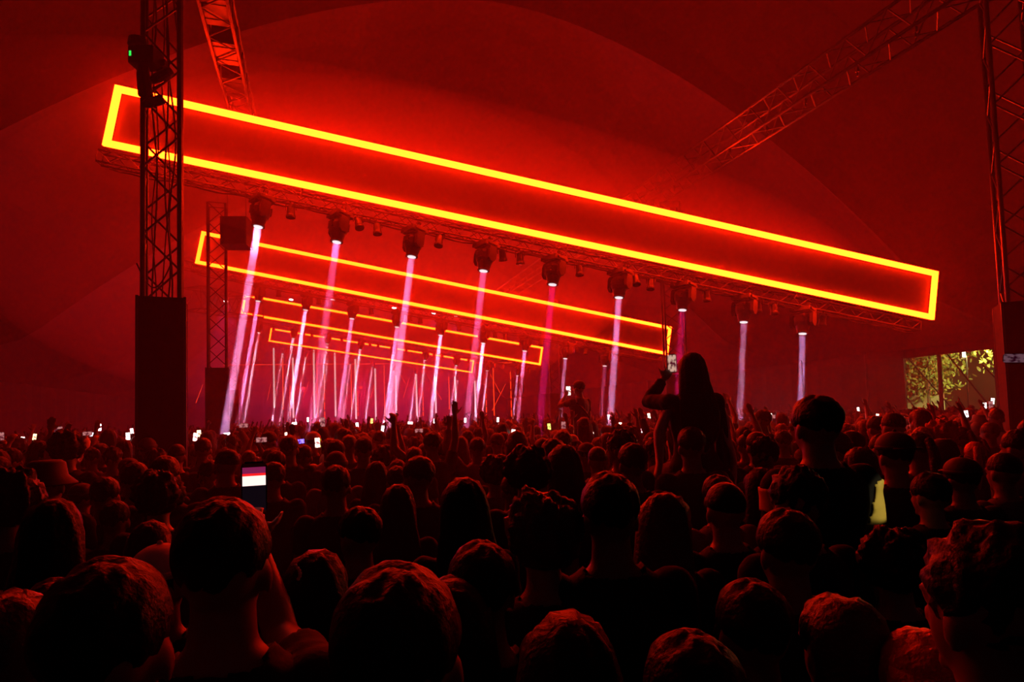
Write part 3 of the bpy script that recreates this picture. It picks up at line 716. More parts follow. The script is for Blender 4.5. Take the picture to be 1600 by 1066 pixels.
def clothes(pose, top, long_sleeve=False, seated=False, sleeve=.55):
    key = (pose, top, long_sleeve, sleeve)
    if key not in CL:
        me, bones = BODY[pose]; a, b, c = cloth_masks(me, bones, sleeve, long_sleeve, seated)
        tk = ('t', pose)
        if tk not in CL: CL[tk] = (shell(me, b, .010, 'trousers', M['trouser']), shell(me, c, .009, 'shoes', M['shoe']))
        CL[key] = shell(me, a, .016 if long_sleeve else .012, 'shirt', M[top])
    return CL[key], CL[('t', pose)]
HAIRS = {}
def hair(kind, m):
    if (kind, m) not in HAIRS: HAIRS[(kind, m)] = hair_mesh(kind, M[m], len(HAIRS)*3.7)
    return HAIRS[(kind, m)]
HATS = {}
def hat(kind, m):
    if (kind, m) not in HATS: HATS[(kind, m)] = hat_mesh(kind, M[m])
    return HATS[(kind, m)]
NP = [0]
PHI = math.atan2(.296, .955)      # the crowd faces the stage
PEOPLE = []
def person(x, y, h, pose='down', hr=('short', 'hair_dark'), top='top_dark', ls=False, ht=None, turn=None, label=None, group=None, z0=0., seated=False, tilt=0., sleeve=.55, hs=1., wx=1.):
    """top-level body mesh with hair, shirt, trousers, shoes (and hat) as its children"""
    s = h/1.765
    turn = PHI+rnd.gauss(0, .12) if turn is None else turn
    me, bones = BODY[pose]
    root = link(me, 'person'); root.matrix_world = T((x, y, z0)) @ Rz(turn) @ Ry(tilt) @ Matrix.Diagonal((s*wx, s*wx, s, 1))
    ht_turn = POSES.get(pose, {}).get('head_turn', 0.)
    Hm = T((0, 0, 1.52)) @ Rz(ht_turn) @ T((0, 0, -1.52))
    if hs != 1: Hm = Hm @ T((0, 0, 1.6)) @ Matrix.Scale(hs, 4) @ T((0, 0, -1.6))
    if hr: link(hair(*hr), 'hair', root, Hm)
    sh, (tr, so) = clothes(pose, top, ls, seated, sleeve)
    link(sh, 'shirt', root); link(tr, 'trousers', root); link(so, 'shoes', root)
    if ht:
        o = link(hat(*ht), 'hood' if ht[0] == 'hood' else 'hat', root, Hm)
    tag(root, label, 'person', group)
    PEOPLE.append((x, y))
    return root
def phone(px, py, dep=None, p=None, w=.072, h=.150, land=False, em=(1, .9, .85), es=1.8, label='', group=None, yaw=0., kind='plain', tiltx=-.15, roll=0.):
    p = p if p is not None else at(px, py, dep)
    face = math.atan2(p.x, p.y)
    root = thing('phone', label, 'phone', T(p) @ Rz(-face+yaw) @ Rx(tiltx) @ Ry(math.pi/2 if land else 0) @ Ry(roll), group)
    bm = bmesh.new(); bmesh.ops.create_cube(bm, size=1); bmesh.ops.scale(bm, vec=(w, .009, h), verts=bm.verts)
    bmesh.ops.bevel(bm, geom=[e for e in bm.edges if abs((e.verts[0].co-e.verts[1].co).y) > .004], offset=w*.14, segments=3, affect='EDGES')
    me = bpy.data.meshes.new('case'); bm.to_mesh(me); bm.free(); me.materials.append(M['phone']); link(me, 'case', root)
    key = 'scr_%s_%.2f_%.2f_%.2f_%.1f' % (kind, *em, es)
    if key not in M:
        m = bpy.data.materials.new('lit_screen'); m.use_nodes = True; nt = m.node_tree; b = nt.nodes['Principled BSDF']
        b.inputs['Base Color'].default_value = (.01, .01, .01, 1); b.inputs['Emission Strength'].default_value = es
        tc = nt.nodes.new('ShaderNodeTexCoord'); n = nt.nodes.new('ShaderNodeTexNoise'); n.inputs['Scale'].default_value = 3.2; n.inputs['Detail'].default_value = 2
        cr = nt.nodes.new('ShaderNodeValToRGB'); e = cr.color_ramp.elements
        e[0].position = .38; e[0].color = (.12*em[0], .0, .02, 1); e[1].position = .55; e[1].color = (*em, 1)
        nt.links.new(tc.outputs['Generated'], n.inputs['Vector']); nt.links.new(n.outputs['Fac'], cr.inputs[0])
        nt.links.new(cr.outputs[0], b.inputs['Emission Color']); M[key] = m
    sw, sh = w*.90, h*.93
    if kind == 'stage':      # a live picture of the stage: dark top, red strip, bright haze
        rows = [(-.5, .04, (.02, .01, .02), .2), (.04, .24, (1, .66, .60), 1.5), (.24, .29, (1, .01, .01), 1.4), (.29, .42, (.35, .02, .12), .6), (.42, .5, (.02, 0, 0), .3)]
        sc = MB()
        for j, (a, b_, c, e_) in enumerate(rows):
            m = M.setdefault('st%d' % j, mat('screen_picture', (.01, .01, .01), em=c, es=e_))
            MB().box((0, -.0052, (a+b_)/2*sh), (sw, .0012, (b_-a)*sh)).build('screen', m, root)
    else:
        MB().box((0, -.0052, 0), (sw, .0012, sh)).build('screen', M[key], root)
    return root
def hp(px, top, w, hd=.18):     # pixel of head top and head width -> x, y, height
    d = hd*F/w; p = at(px, top, d); return p.x, p.y, p.z
HEROES = [
 # px, top, width, pose, hair, top, extras
 (172, 872, 200, 'down', ('short', 'hair_dark'), 'top_dark', {}, 'huge dark head of a short-haired person at the bottom left'),
 (252, 852, 96, 'down', ('short', 'hair_dark'), 'top_dark', dict(ht=('cap', 'cap_light')), 'person in a pale cap catching bright red light, behind the huge bottom-left head'),
 (620, 880, 215, 'down', ('short', 'hair_dark'), 'top_dark', {}, 'huge dark rounded head at the bottom, left of the middle'),
 (350, 778, 150, 'film', ('short', 'hair_dark'), 'top_dark', {}, 'person holding up the large bright phone, dark head close below it'),
 (845, 780, 98, 'down_f', ('curly', 'hair_brown'), 'top_dark', {}, 'person with curly hair rimmed in red, left of the broad-shouldered tall man'),
 (950, 738, 96, 'down', ('short', 'hair_dark'), 'top_dark', dict(ls=True), 'broad-shouldered dark man in the middle front with red-rimmed shoulders'),
 (1040, 770, 82, 'turned_f', ('long', 'hair_brown'), 'top_dark', {}, 'person with long hair and tousled parting right of the broad-shouldered man'),
 (1130, 752, 70, 'down', ('bald', 'hair_dark'), 'top_dark', {}, 'person with close-cropped hair and bare neck, right of the long-haired one'),
 (1120, 742, 56, 'down', ('short', 'hair_dark'), 'top_mid', {}, 'short-haired person just ahead of the close-cropped one'),
 (1272, 618, 62, 'down', ('short', 'hair_dark'), 'top_dark', dict(ls=False, wx=1.08), 'tall dark man towering over the crowd with a yellow strip on his right arm'),
 (1240, 730, 82, 'down', ('spiky', 'hair_dark'), 'top_dark', {}, 'dark-haired person right in front of the tall man, lower left of him'),
 (1185, 732, 52, 'down_f', ('long', 'hair_dark'), 'top_dark', {}, 'long-haired person left of the tall man'),
 (1078, 667, 43, 'down', ('short', 'hair_dark'), 'top_dark', {}, 'short-haired person right below the shoulder rider'),
 (1395, 676, 52, 'down', ('short', 'hair_dark'), 'top_dark', dict(ht=('cap_back', 'cap_dark')), 'person in a dark cap worn backwards right of the tall man'),
 (1393, 644, 33, 'down', ('bald', 'hair_dark'), 'top_dark', {}, 'short-haired person whose head rises just ahead of the backwards cap'),
 (1305, 930, 135, 'down_f', ('long', 'hair_brown'), 'top_dark', {}, 'long-haired person at the bottom right, red light along the left side of the hair'),
 (1392, 836, 88, 'down', ('curly', 'hair_dark'), 'top_dark', {}, 'person with tousled curls red-lit on the left, lower right'),
 (1540, 818, 190, 'down', ('spiky', 'hair_dark'), 'top_dark', {}, 'huge dark tousled head at the bottom right corner'),
 (1440, 985, 150, 'down_f', ('bob', 'hair_ginger'), 'top_dark', {}, 'person with ginger bobbed hair at the very bottom right'),
 (525, 727, 50, 'down', ('short', 'hair_dark'), 'top_dark', {}, 'round-headed person with red rim light, left of middle'),
 (560, 792, 72, 'turned', ('short', 'hair_dark'), 'top_dark', {}, 'person with a bright red edge on the right temple, left of middle'),
 (622, 758, 56, 'down_f', ('long', 'hair_dark'), 'top_dark', {}, 'person with smooth dark long hair above the huge middle head'),
 (620, 728, 40, 'down', ('short', 'hair_dark'), 'top_dark', {}, 'short-haired person just above the smooth long-haired one'),
 (722, 748, 74, 'down_f', ('long', 'hair_dark'), 'top_dark', {}, 'person with wide dark long hair left of the curly head'),
 (800, 740, 44, 'down', ('short', 'hair_dark'), 'top_dark', {}, 'short-haired person up left of the curly head'),
 (783, 710, 33, 'down', ('short', 'hair_dark'), 'top_dark', {}, 'person with thin red rim on a small round head, centre'),
 (878, 696, 50, 'down_f', ('long', 'hair_dark'), 'top_dark', {}, 'person with tall dark long hair below the cap-wearing rider'),
 (847, 684, 32, 'down', ('bald', 'hair_dark'), 'top_dark', {}, 'close-cropped person left of the tall long hair'),
 (916, 692, 30, 'down', ('short', 'hair_dark'), 'top_dark', dict(ht=('cap_back', 'cap_dark')), 'person in a small round cap rimmed in red, centre'),
 (968, 672, 40, 'turned', ('spiky', 'hair_dark'), 'top_dark', {}, 'person with spiky hair turned to the side, left of the shoulder rider'),
 (180, 782, 52, 'down', ('short', 'hair_dark'), 'top_dark', dict(ls=True), 'person with rounded shoulders and a dark head, lower left'),
 (258, 712, 48, 'down', ('short', 'hair_brown'), 'top_dark', {}, 'person with red-lit hair in front of the near black box'),
 (236, 815, 66, 'down_f', ('bob', 'hair_dark'), 'top_dark', {}, 'person with bobbed hair up left of the pale cap'),
 (84, 782, 84, 'down_f', ('long', 'hair_dark'), 'top_dark', {}, 'person with long hair lit at the ear, far left'),
 (212, 722, 42, 'down', ('short', 'hair_dark'), 'top_dark', {}, 'short-haired person left of the near black box'),
 (165, 745, 48, 'down', ('short', 'hair_dark'), 'top_dark', {}, 'roundish dark head in the left crowd below the raised hands'),
 (75, 722, 52, 'down', ('short', 'hair_dark'), 'top_dark', dict(ht=('bucket', 'cap_dark')), 'person in a dark bucket hat in the left crowd'),
 (128, 756, 40, 'down', ('short', 'hair_dark'), 'top_dark', dict(ht=('cap', 'cap_dark')), 'person in a dark peaked cap, left crowd'),
 (10, 742, 72, 'turned', ('curly', 'hair_dark'), 'top_dark', {}, 'curly-haired person cut by the left edge of the picture'),
 (18, 925, 170, 'down_f', ('long', 'hair_brown'), 'top_dark', {}, 'person with brown long hair cut by the left edge at the bottom'),
 (425, 722, 40, 'turned', ('short', 'hair_brown'), 'top_dark', {}, 'person beside the large bright phone with red-lit temple'),
 (452, 680, 30, 'down', ('short', 'hair_brown'), 'top_dark', {}, 'red-haired-looking short-haired person in the third row left of centre'),
 (430, 700, 28, 'down', ('short', 'hair_dark'), 'top_dark', {}, 'squarish dark head just right above the large bright phone'),
 (475, 695, 29, 'down', ('short', 'hair_dark'), 'top_dark', {}, 'small round dark head right of the squarish one'),
 (525, 687, 30, 'down', ('short', 'hair_dark'), 'top_dark', {}, 'dark head beside the glowing yellow bracelet'),
 (568, 683, 30, 'down', ('short', 'hair_dark'), 'top_dark', {}, 'dark round head, first of a pair under the third rectangle'),
 (600, 700, 28, 'down', ('curly', 'hair_dark'), 'top_dark', {}, 'curly dark head beside the pair of round heads'),
 (588, 722, 38, 'down_f', ('long', 'hair_dark'), 'top_dark', {}, 'long-haired person below the pair of round heads'),
 (663, 693, 25, 'down', ('short', 'hair_brown'), 'top_dark', {}, 'thinly rimmed head right of the raised dark arm'),
 (692, 692, 26, 'down', ('beanie', None), 'top_dark', {}, 'person in a beanie right of centre-left'),
 (1468, 662, 30, 'down_f', ('bigcurly', 'hair_ginger'), 'top_dark', {}, 'person with big bright red-lit curls at the right'),
 (1440, 668, 30, 'turned_f', ('bob', 'hair_fair'), 'top_dark', {}, 'person with fair bobbed hair left of the big curls'),
 (1466, 690, 40, 'down_f', ('long', 'hair_fair'), 'top_dark', dict(ht=('hood', 'cap_dark')), 'person in a hood with red light along its left edge'),
 (1500, 716, 52, 'down', ('short', 'hair_dark'), 'top_dark', dict(ht=('cap', 'cap_dark')), 'person in a dark cap at the right, bare neck showing'),
 (1522, 690, 34, 'turned_f', ('pony', 'hair_ginger'), 'top_dark', {}, 'person with a red-lit ponytail at the right'),
 (1565, 706, 50, 'down', ('bald', 'hair_dark'), 'top_mid', {}, 'close-cropped person near the right edge'),
 (1590, 676, 40, 'down_f', ('long', 'hair_brown'), 'top_dark', {}, 'long-haired person cut by the right edge under the black box'),
 (1350, 656, 26, 'down_f', ('long', 'hair_brown'), 'top_dark', {}, 'slight long-haired person just right of the tall man'),
 (1368, 650, 28, 'down', ('short', 'hair_dark'), 'top_dark', {}, 'dark-haired person between the long hair and the cropped head'),
 (1222, 672, 28, 'down', ('short', 'hair_dark'), 'top_dark', {}, 'short-haired person close left of the tall man'),
 (1190, 640, 22, 'turned', ('short', 'hair_dark'), 'top_dark', {}, 'short-haired person whose head is beside the dazzling phone torch'),
 (1450, 738, 58, 'down', ('short', 'hair_dark'), 'top_dark', dict(ls=True), 'broad dark figure with high collar at the right'),
 (1340, 700, 46, 'down_f', ('long', 'hair_dark'), 'top_dark', {}, 'long-haired dark figure right behind the tall man'),
 (395, 905, 110, 'down', ('short', 'hair_dark'), 'top_dark', {}, 'dark head low between the phone holder and the huge middle head'),
 (495, 862, 108, 'down_f', ('long', 'hair_dark'), 'top_dark', {}, 'long-haired person left of the huge middle head'),
 (750, 845, 120, 'down', ('short', 'hair_dark'), 'top_dark', {}, 'dark head between the huge middle head and the curly head'),
 (1170, 905, 130, 'down', ('short', 'hair_dark'), 'top_dark', dict(ls=True), 'big dark head below the close-cropped person'),
 (880, 960, 165, 'down_f', ('long', 'hair_dark'), 'top_dark', {}, 'big dark long-haired head at the bottom in the middle'),
 (1075, 985, 175, 'down', ('short', 'hair_dark'), 'top_dark', {}, 'big dark head at the bottom right of the middle'),
 (1225, 795, 100, 'down', ('short', 'hair_dark'), 'top_dark', dict(ls=True), 'dark person with red-lit jacket shoulder right of the cropped head'),
 (700, 905, 130, 'down_f', ('bob', 'hair_dark'), 'top_dark', {}, 'dark bobbed head right behind the huge middle head'),
 (90, 905, 140, 'down', ('short', 'hair_dark'), 'top_dark', {}, 'big dark head left of the huge bottom-left one'),
]
for (px, top, w, pose, hr, tp, ex, lab) in HEROES:
    x, y, h = hp(px, top, w); ex = dict(ex)
    if hr[0] == 'beanie': hr = ('short', 'hair_dark'); ex['ht'] = ('beanie', 'cap_dark')
    big = {'curly': 1.06, 'bigcurly': 1.1, 'bald': .95}.get(hr[0], 1.)
    s = h/1.765
    # keep the head the size the photograph shows even where the figure is short or tall
    person(x, y, h, pose, hr, tp, label=lab, turn=PHI*.6+rnd.gauss(0, .08) if 'turned' not in pose else PHI, **ex)
# sleeves of the tall man
x, y, h = hp(1272, 618, 62)
tall = [o for o in COL.objects if o.get('label', '').startswith('tall dark man')][0]
me, bones = BODY['down']; P_, N_, F_ = arrays(me)
d_, t_ = seg_dist(P_, *bones['u1']); msk = (d_ < .080) & (t_ > .0) & (t_ < .66) & (P_[:, 0] > .17)
tag(link(shell(me, msk, .019, 'sleeve', M['yellow']), 'sleeve', tall), 'yellow sleeve on the right arm')
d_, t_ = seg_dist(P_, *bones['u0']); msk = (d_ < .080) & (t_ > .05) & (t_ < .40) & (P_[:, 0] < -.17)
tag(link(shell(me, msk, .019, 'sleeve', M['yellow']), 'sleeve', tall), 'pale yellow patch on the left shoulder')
# unseen lamp added at the near right to light the tall man's arm strip
tgt = Vector((x+.275, y-.02, 1.47)); wl = Vector((3.3, .2, 2.9)); dr = (tgt-wl).normalized()
root = thing('added_arm_lamp', 'unseen lamp added at the near right to light the strip on the tall man', 'added lamp', T(wl) @ dr.to_track_quat('-Z', 'Y').to_matrix().to_4x4())
MB().loft([(.2, 0, 0, .05, .05), (.15, 0, 0, .09, .09), (0, 0, 0, .09, .09)], 14).build('can', M['black'], root)
L = bpy.data.lights.new('added_arm_lamp', 'SPOT'); L.energy = 260; L.color = (1, .82, .42); L.spot_size = math.radians(3.4); L.spot_blend = .3; L.shadow_soft_size = .01
lo = bpy.data.objects.new('added_arm_lamp', L); COL.objects.link(lo); lo.parent = root; lo.location = (0, 0, -.03)
stn = MB().tube(Vector((0, 0, 0)), Vector((0, 0, -2.75)), .015)
o_ = stn.build('stand', M['black'], root); o_.matrix_local = root.matrix_world.inverted() @ T(wl+Vector((0, .12, -.05)))
# large bright phone and its hand
p = at(397, 762, 1.72)
phone(0, 0, p=p, w=.064, h=.138, em=(1, .7, .65), es=1.2, kind='stage', label='large bright phone showing the red stage, held above the dark head at left', yaw=.05, tiltx=-.05)
# riders on shoulders
POSES['rider_f'] = dict(fem=True, seated=True, arms=(((-.07, .36, 1.60), (-1, -.1, -.9), (.2, 1, 0), .7), None))
POSES['rider_m'] = dict(seated=True, arms=(((.0, .30, 1.53), (-1, -.1, -.9), (.2, 1, 0), .7), None))
for nm in ('rider_f', 'rider_m'): BODY[nm] = make_body(**POSES[nm])
cy = 4.55
a = at(1078, 553, cy)
r = person(a.x, a.y, 1.765*.97, 'rider_f', ('long', 'hair_dark'), 'top_dark', ls=True, turn=.12, z0=a.z-1.765*.97, seated=True, wx=1.05, label='person with long hair riding on shoulders, holding up a phone, back to us')
# open jacket tails hanging at the rider's sides
for sx, lab in ((-1, 'jacket tail red-lit on the left'), (1, 'jacket tail red-lit on the right')):
    jt = MB(); rg = []
    for i in range(9):
        z = 1.36-.078*i; o_ = .015*math.sin(i*1.3+sx); ww = .05+.02*math.sin(i*.9)
        cx = sx*(.19+.075*min(1, i/4)+o_)
        rg.append([(cx-ww/2, -.06, z), (cx+ww/2, -.03, z), (cx+ww/2, .05+.02*math.sin(i), z), (cx-ww/2, .03, z)])
    tag(jt.rings(rg).build('jacket_tail', M['top_light'], r, None, True), lab)
phone(1050, 568, cy+.42, label='phone held up by the long-haired shoulder rider, dim stage picture on it', em=(1, .6, .45), es=.6, w=.07, h=.145)
b = person(a.x+.02, a.y-.03, 1.74, 'down', ('short', 'hair_dark'), 'top_dark', turn=.12, label='person carrying the long-haired rider, hidden behind the head in front')
a = at(904, 595, 10.2)
r = person(a.x, a.y, 1.765*.96, 'rider_m', ('short', 'hair_dark'), 'top_mid', ht=('cap', 'cap_dark'), turn=.75, z0=a.z-1.765*.96, seated=True, label='man in a cap with a bag strap riding on shoulders, left of the long-haired rider')
st = MB(); me, bones = BODY['rider_m']
ring = []
for i in range(24):
    t = 2*math.pi*i/24; x_ = math.cos(t)*.19; z_ = 1.22-x_*1.15*.9; y_ = math.sin(t)*.142
    ring.append(Vector((x_, y_-.005, z_)))
st.path(ring+[ring[0]], .018, 6)
st.build('bag_strap', M['black'], r)
phone(888, 611, 10.5, label='phone with a bright white picture held by the capped rider', em=(1, .95, .8), es=2., w=.08, h=.16)
person(a.x+.02, a.y-.03, 1.76, 'down', ('short', 'hair_dark'), 'top_dark', turn=.3, label='person carrying the capped rider, only the head showing below him')

# figures with raised arms that stand out against the light
for (px, top, w, pose, hr, lab) in (
  (1428, 668, 22, 'both_up_f', ('long', 'hair_dark'), 'person with both arms raised in front of the left end of the lit opening'),
  (1500, 660, 22, 'one_up_left', ('short', 'hair_dark'), 'person with an arm stretched out in front of the lit opening'),
  (1545, 660, 24, 'one_up_left', ('short', 'hair_brown'), 'person reaching up left of the right black box'),
  (186, 700, 20, 'both_up', ('short', 'hair_dark'), 'person with both red-lit hands raised left of the near black box'),
  (196, 690, 15, 'one_up', ('short', 'hair_dark'), 'person with fingers spread high left of the near black box'),
  (653, 718, 22, 'one_up', ('short', 'hair_dark'), 'person with a dark arm stretched straight up against the stage light'),
  (600, 690, 15, 'both_up_f', ('long', 'hair_dark'), 'person with both arms raised under the middle beams'),
  (1182, 668, 20, 'both_up', ('short', 'hair_dark'), 'person with raised arms near the dazzling phone torch'),
  (812, 690, 18, 'one_up', ('short', 'hair_brown'), 'person with a pale sleeve raised beside the bright phone in the middle'),
  (18, 700, 30, 'one_up', ('short', 'hair_dark'), 'person with a red-lit forearm raised at the left edge'),
  (425, 690, 20, 'both_up_f', ('bun', 'hair_dark'), 'person with raised hands and a hair bun under the third rectangle'),
  (500, 686, 18, 'phone_two', ('long', 'hair_fair'), 'person with fair hair filming behind the yellow bracelet'),
  (110, 690, 19, 'both_up', ('curly', 'hair_dark'), 'curly person with raised arms in the left crowd'),
  (1340, 676, 22, 'one_up_left', ('short', 'hair_dark'), 'person reaching up right behind the tall man')):
    x, y, h = hp(px, top, w, .17)
    person(x, y, max(1.5, min(1.9, h)), pose, hr, rnd.choice(('top_dark', 'top_mid')), label=lab)
# beams' bright hit: a raised pale shirt in the fourth beam
x, y, h = hp(793, 660, 17, .17)

# the rest of the crowd, up to 300 people in all
zones = [(-200, 215, 'left of the near black box'), (215, 360, 'between the two black boxes on the left'), (360, 640, 'under the left beam lights'), (640, 880, 'under the middle beam lights'),
         (880, 1130, 'between the two shoulder riders'), (1130, 1400, 'right of the long-haired rider'), (1400, 1700, 'before the lit opening')]
HK = [('short', 'hair_dark', 'short-haired', 5), ('short', 'hair_brown', 'brown short-haired', 2), ('long', 'hair_dark', 'long dark-haired', 3), ('long', 'hair_brown', 'long brown-haired', 2), ('long', 'hair_fair', 'long fair-haired', 1),
      ('curly', 'hair_dark', 'curly-haired', 1.5), ('bun', 'hair_dark', 'bun-haired', 1), ('pony', 'hair_brown', 'ponytailed', 1), ('spiky', 'hair_dark', 'tousle-haired', 1.5), ('bob', 'hair_dark', 'bob-haired', 1), ('bald', 'hair_dark', 'close-cropped', 1.2),
      ('cap', 'cap_dark', 'dark-capped', 1.2), ('cap_back', 'cap_light', 'pale-capped', .5), ('bucket', 'cap_dark', 'bucket-hatted', .7), ('beanie', 'cap_dark', 'beanie-wearing', .7)]
PK = [('down', 'standing', 7), ('down_f', 'standing', 6), ('turned', 'looking aside', 1.5), ('turned_f', 'looking aside', 1.2), ('one_up', 'right arm up', 1.2), ('one_up_left', 'left arm up', .9), ('both_up_f', 'both arms up', .8), ('both_up', 'both arms up', .8), ('phone_high', 'filming one-handed', 1.), ('phone_two', 'filming two-handed', .7)]
def pick(L):
    t = rnd.uniform(0, sum(a[-1] for a in L))
    for a in L:
        t -= a[-1]
        if t <= 0: return a
    return L[-1]
BOX = [(P1.x, P1.y), (P2.x, P2.y), (P3.x, P3.y), (P4.x, P4.y), (P5.x, P5.y), (P6.x, P6.y)]
grid = []
dd = 3.2
while dd < 40:
    n = int(1.75*dd/.50)
    for i in range(n):
        a = -.72+1.44*(i+.5)/n
        y = dd*(1+0*.1)+rnd.uniform(-.14, .14); x = math.tan(a)*y+rnd.uniform(-.12, .12)
        grid.append((x, y))
    dd += .50 if dd < 8 else .60
PHONE_SPOTS = []
NPEOPLE = 300
lowspots = []
cam_dirs = [(p[0]/p[1], p[1]) for p in PEOPLE]
for x, y in grid:
    if any((x-a)**2+(y-b)**2 < .40**2 for a, b in PEOPLE): continue
    if any((x-a)**2+(y-b)**2 < .66**2 for a, b in BOX): continue
    px = 800+F*x/y
    if px < -60 or px > 1660: continue
    if len(PEOPLE) >= NPEOPLE:
        lowspots.append((x, y)); continue
    h = rnd.gauss(1.69, .075)
    h = min(h, 1.86)
    if y < 5: h = min(h, 1.70)
    zn = [z for z in zones if z[0] <= px < z[1]][0]
    hk = pick(HK); pk = pick(PK)
    if y < 6 and pk[1] not in ('standing', 'looking aside'): pk = PK[0]
    ht = (hk[0], hk[1]) if hk[1].startswith('cap') else None
    hr = ('short', 'hair_dark') if ht else (hk[0], hk[1])
    row = 'nearer rows' if y < 6 else ('middle rows' if y < 9.5 else 'farther rows')
    tp = rnd.choice(('top_dark', 'top_dark', 'top_dark', 'top_mid', 'top_light' if y > 7 else 'top_mid'))
    tw = {'top_dark': 'dark top', 'top_mid': 'grey top', 'top_light': 'pale top'}[tp]
    lab = '%s person, %s, %s, %s %s' % (hk[2], tw, pk[1].replace('standing', 'back to us'), row, zn[2])
    if len(lab.split()) > 15: lab = lab.replace(' person,', ',').replace('back to us, ', '')
    person(x, y, h, pk[0], hr, tp, label=lab, group='people in the crowd '+zn[2], ht=ht, ls=rnd.random() < .4)
    if 'filming' in pk[1]: PHONE_SPOTS.append((x, y, h, pk[0]))

# ------------------------------------------------------------------ the crowd farther off: one mass of low figures
def lowfig(pose, hk, top_off=.02):
    me, bones = BODY[pose]; mb = MB()
    P, Nn, Fq = arrays(me); a, b, c = cloth_masks(me, bones)
    P = P+Nn*(np.where(a | b, .012, 0))[:, None]
    mb.add([Vector(p) for p in P], Fq)
    h = hair(*hk); mb.add([v.co for v in h.vertices], [tuple(p.vertices) for p in h.polygons])
    tm = bpy.data.meshes.new('t'); tm.from_pydata(mb.v, [], mb.f)
    o = bpy.data.objects.new('t', tm); COL.objects.link(o)
    rm = o.modifiers.new('r', 'REMESH'); rm.mode = 'VOXEL'; rm.voxel_size = .017
    dc = o.modifiers.new('d', 'DECIMATE'); dc.ratio = .035 if pose in ('down', 'down_f') else .05
    tr_ = o.modifiers.new('t', 'TRIANGULATE')
    out = bpy.data.meshes.new_from_object(o.evaluated_get(bpy.context.evaluated_depsgraph_get()))
    bpy.data.objects.remove(o); bpy.data.meshes.remove(tm)
    P = np.array([v.co[:] for v in out.vertices]); Tq = np.array([p.vertices[:] for p in out.polygons])
    keep = (P[Tq][:, :, 2].max(axis=1) > .9)
    return P, Tq[keep]
LOW = [lowfig('down', ('short', 'hair_dark')), lowfig('down_f', ('long', 'hair_dark')), lowfig('turned', ('short', 'hair_dark')), lowfig('both_up', ('short', 'hair_dark')), lowfig('one_up', ('curly', 'hair_dark')), lowfig('both_up_f', ('long', 'hair_dark')), lowfig('phone_high', ('short', 'hair_dark'))]
VV = []; TT = []; base = 0; cnt = 0
dd = 40.0
while dd < 63:
    n = int(1.62*dd/.9)
    for i in range(n):
        a = -.70+1.40*(i+.5)/n
        y = dd+rnd.uniform(-.3, .3); x = math.tan(a)*y+rnd.uniform(-.3, .3); lowspots.append((x, y))
    dd += 1.0
random.Random(3).shuffle(lowspots)
low_extra = []
def add_low(k, x, y, h, turn):
    global base, cnt
    P, Tq = LOW[k]; s = h/1.765; c, sn = math.cos(turn)*s, math.sin(turn)*s
    Q = np.stack([P[:, 0]*c-P[:, 1]*sn+x, P[:, 0]*sn+P[:, 1]*c+y, P[:, 2]*s], 1)
    VV.append(Q); TT.append(Tq+base); base += len(P); cnt += 1
for x, y in lowspots:
    u = AX.x*x+AX.y*y; v = BX.x*x+BX.y*y
    if not (VL+.5 < v < VR-.5) or u > 61: continue
    if any((x-a)**2+(y-b)**2 < .66**2 for a, b in BOX): continue
    px = 800+F*x/y
    if px < -30 or px > 1630: continue
    if y > 22 and rnd.random() < .35: continue
    k = rnd.choices(range(7), (6, 5, 3, .5, .5, .45, .5))[0]
    add_low(k, x, y, min(1.82, rnd.gauss(1.64, .08)), PHI+rnd.gauss(0, .25))
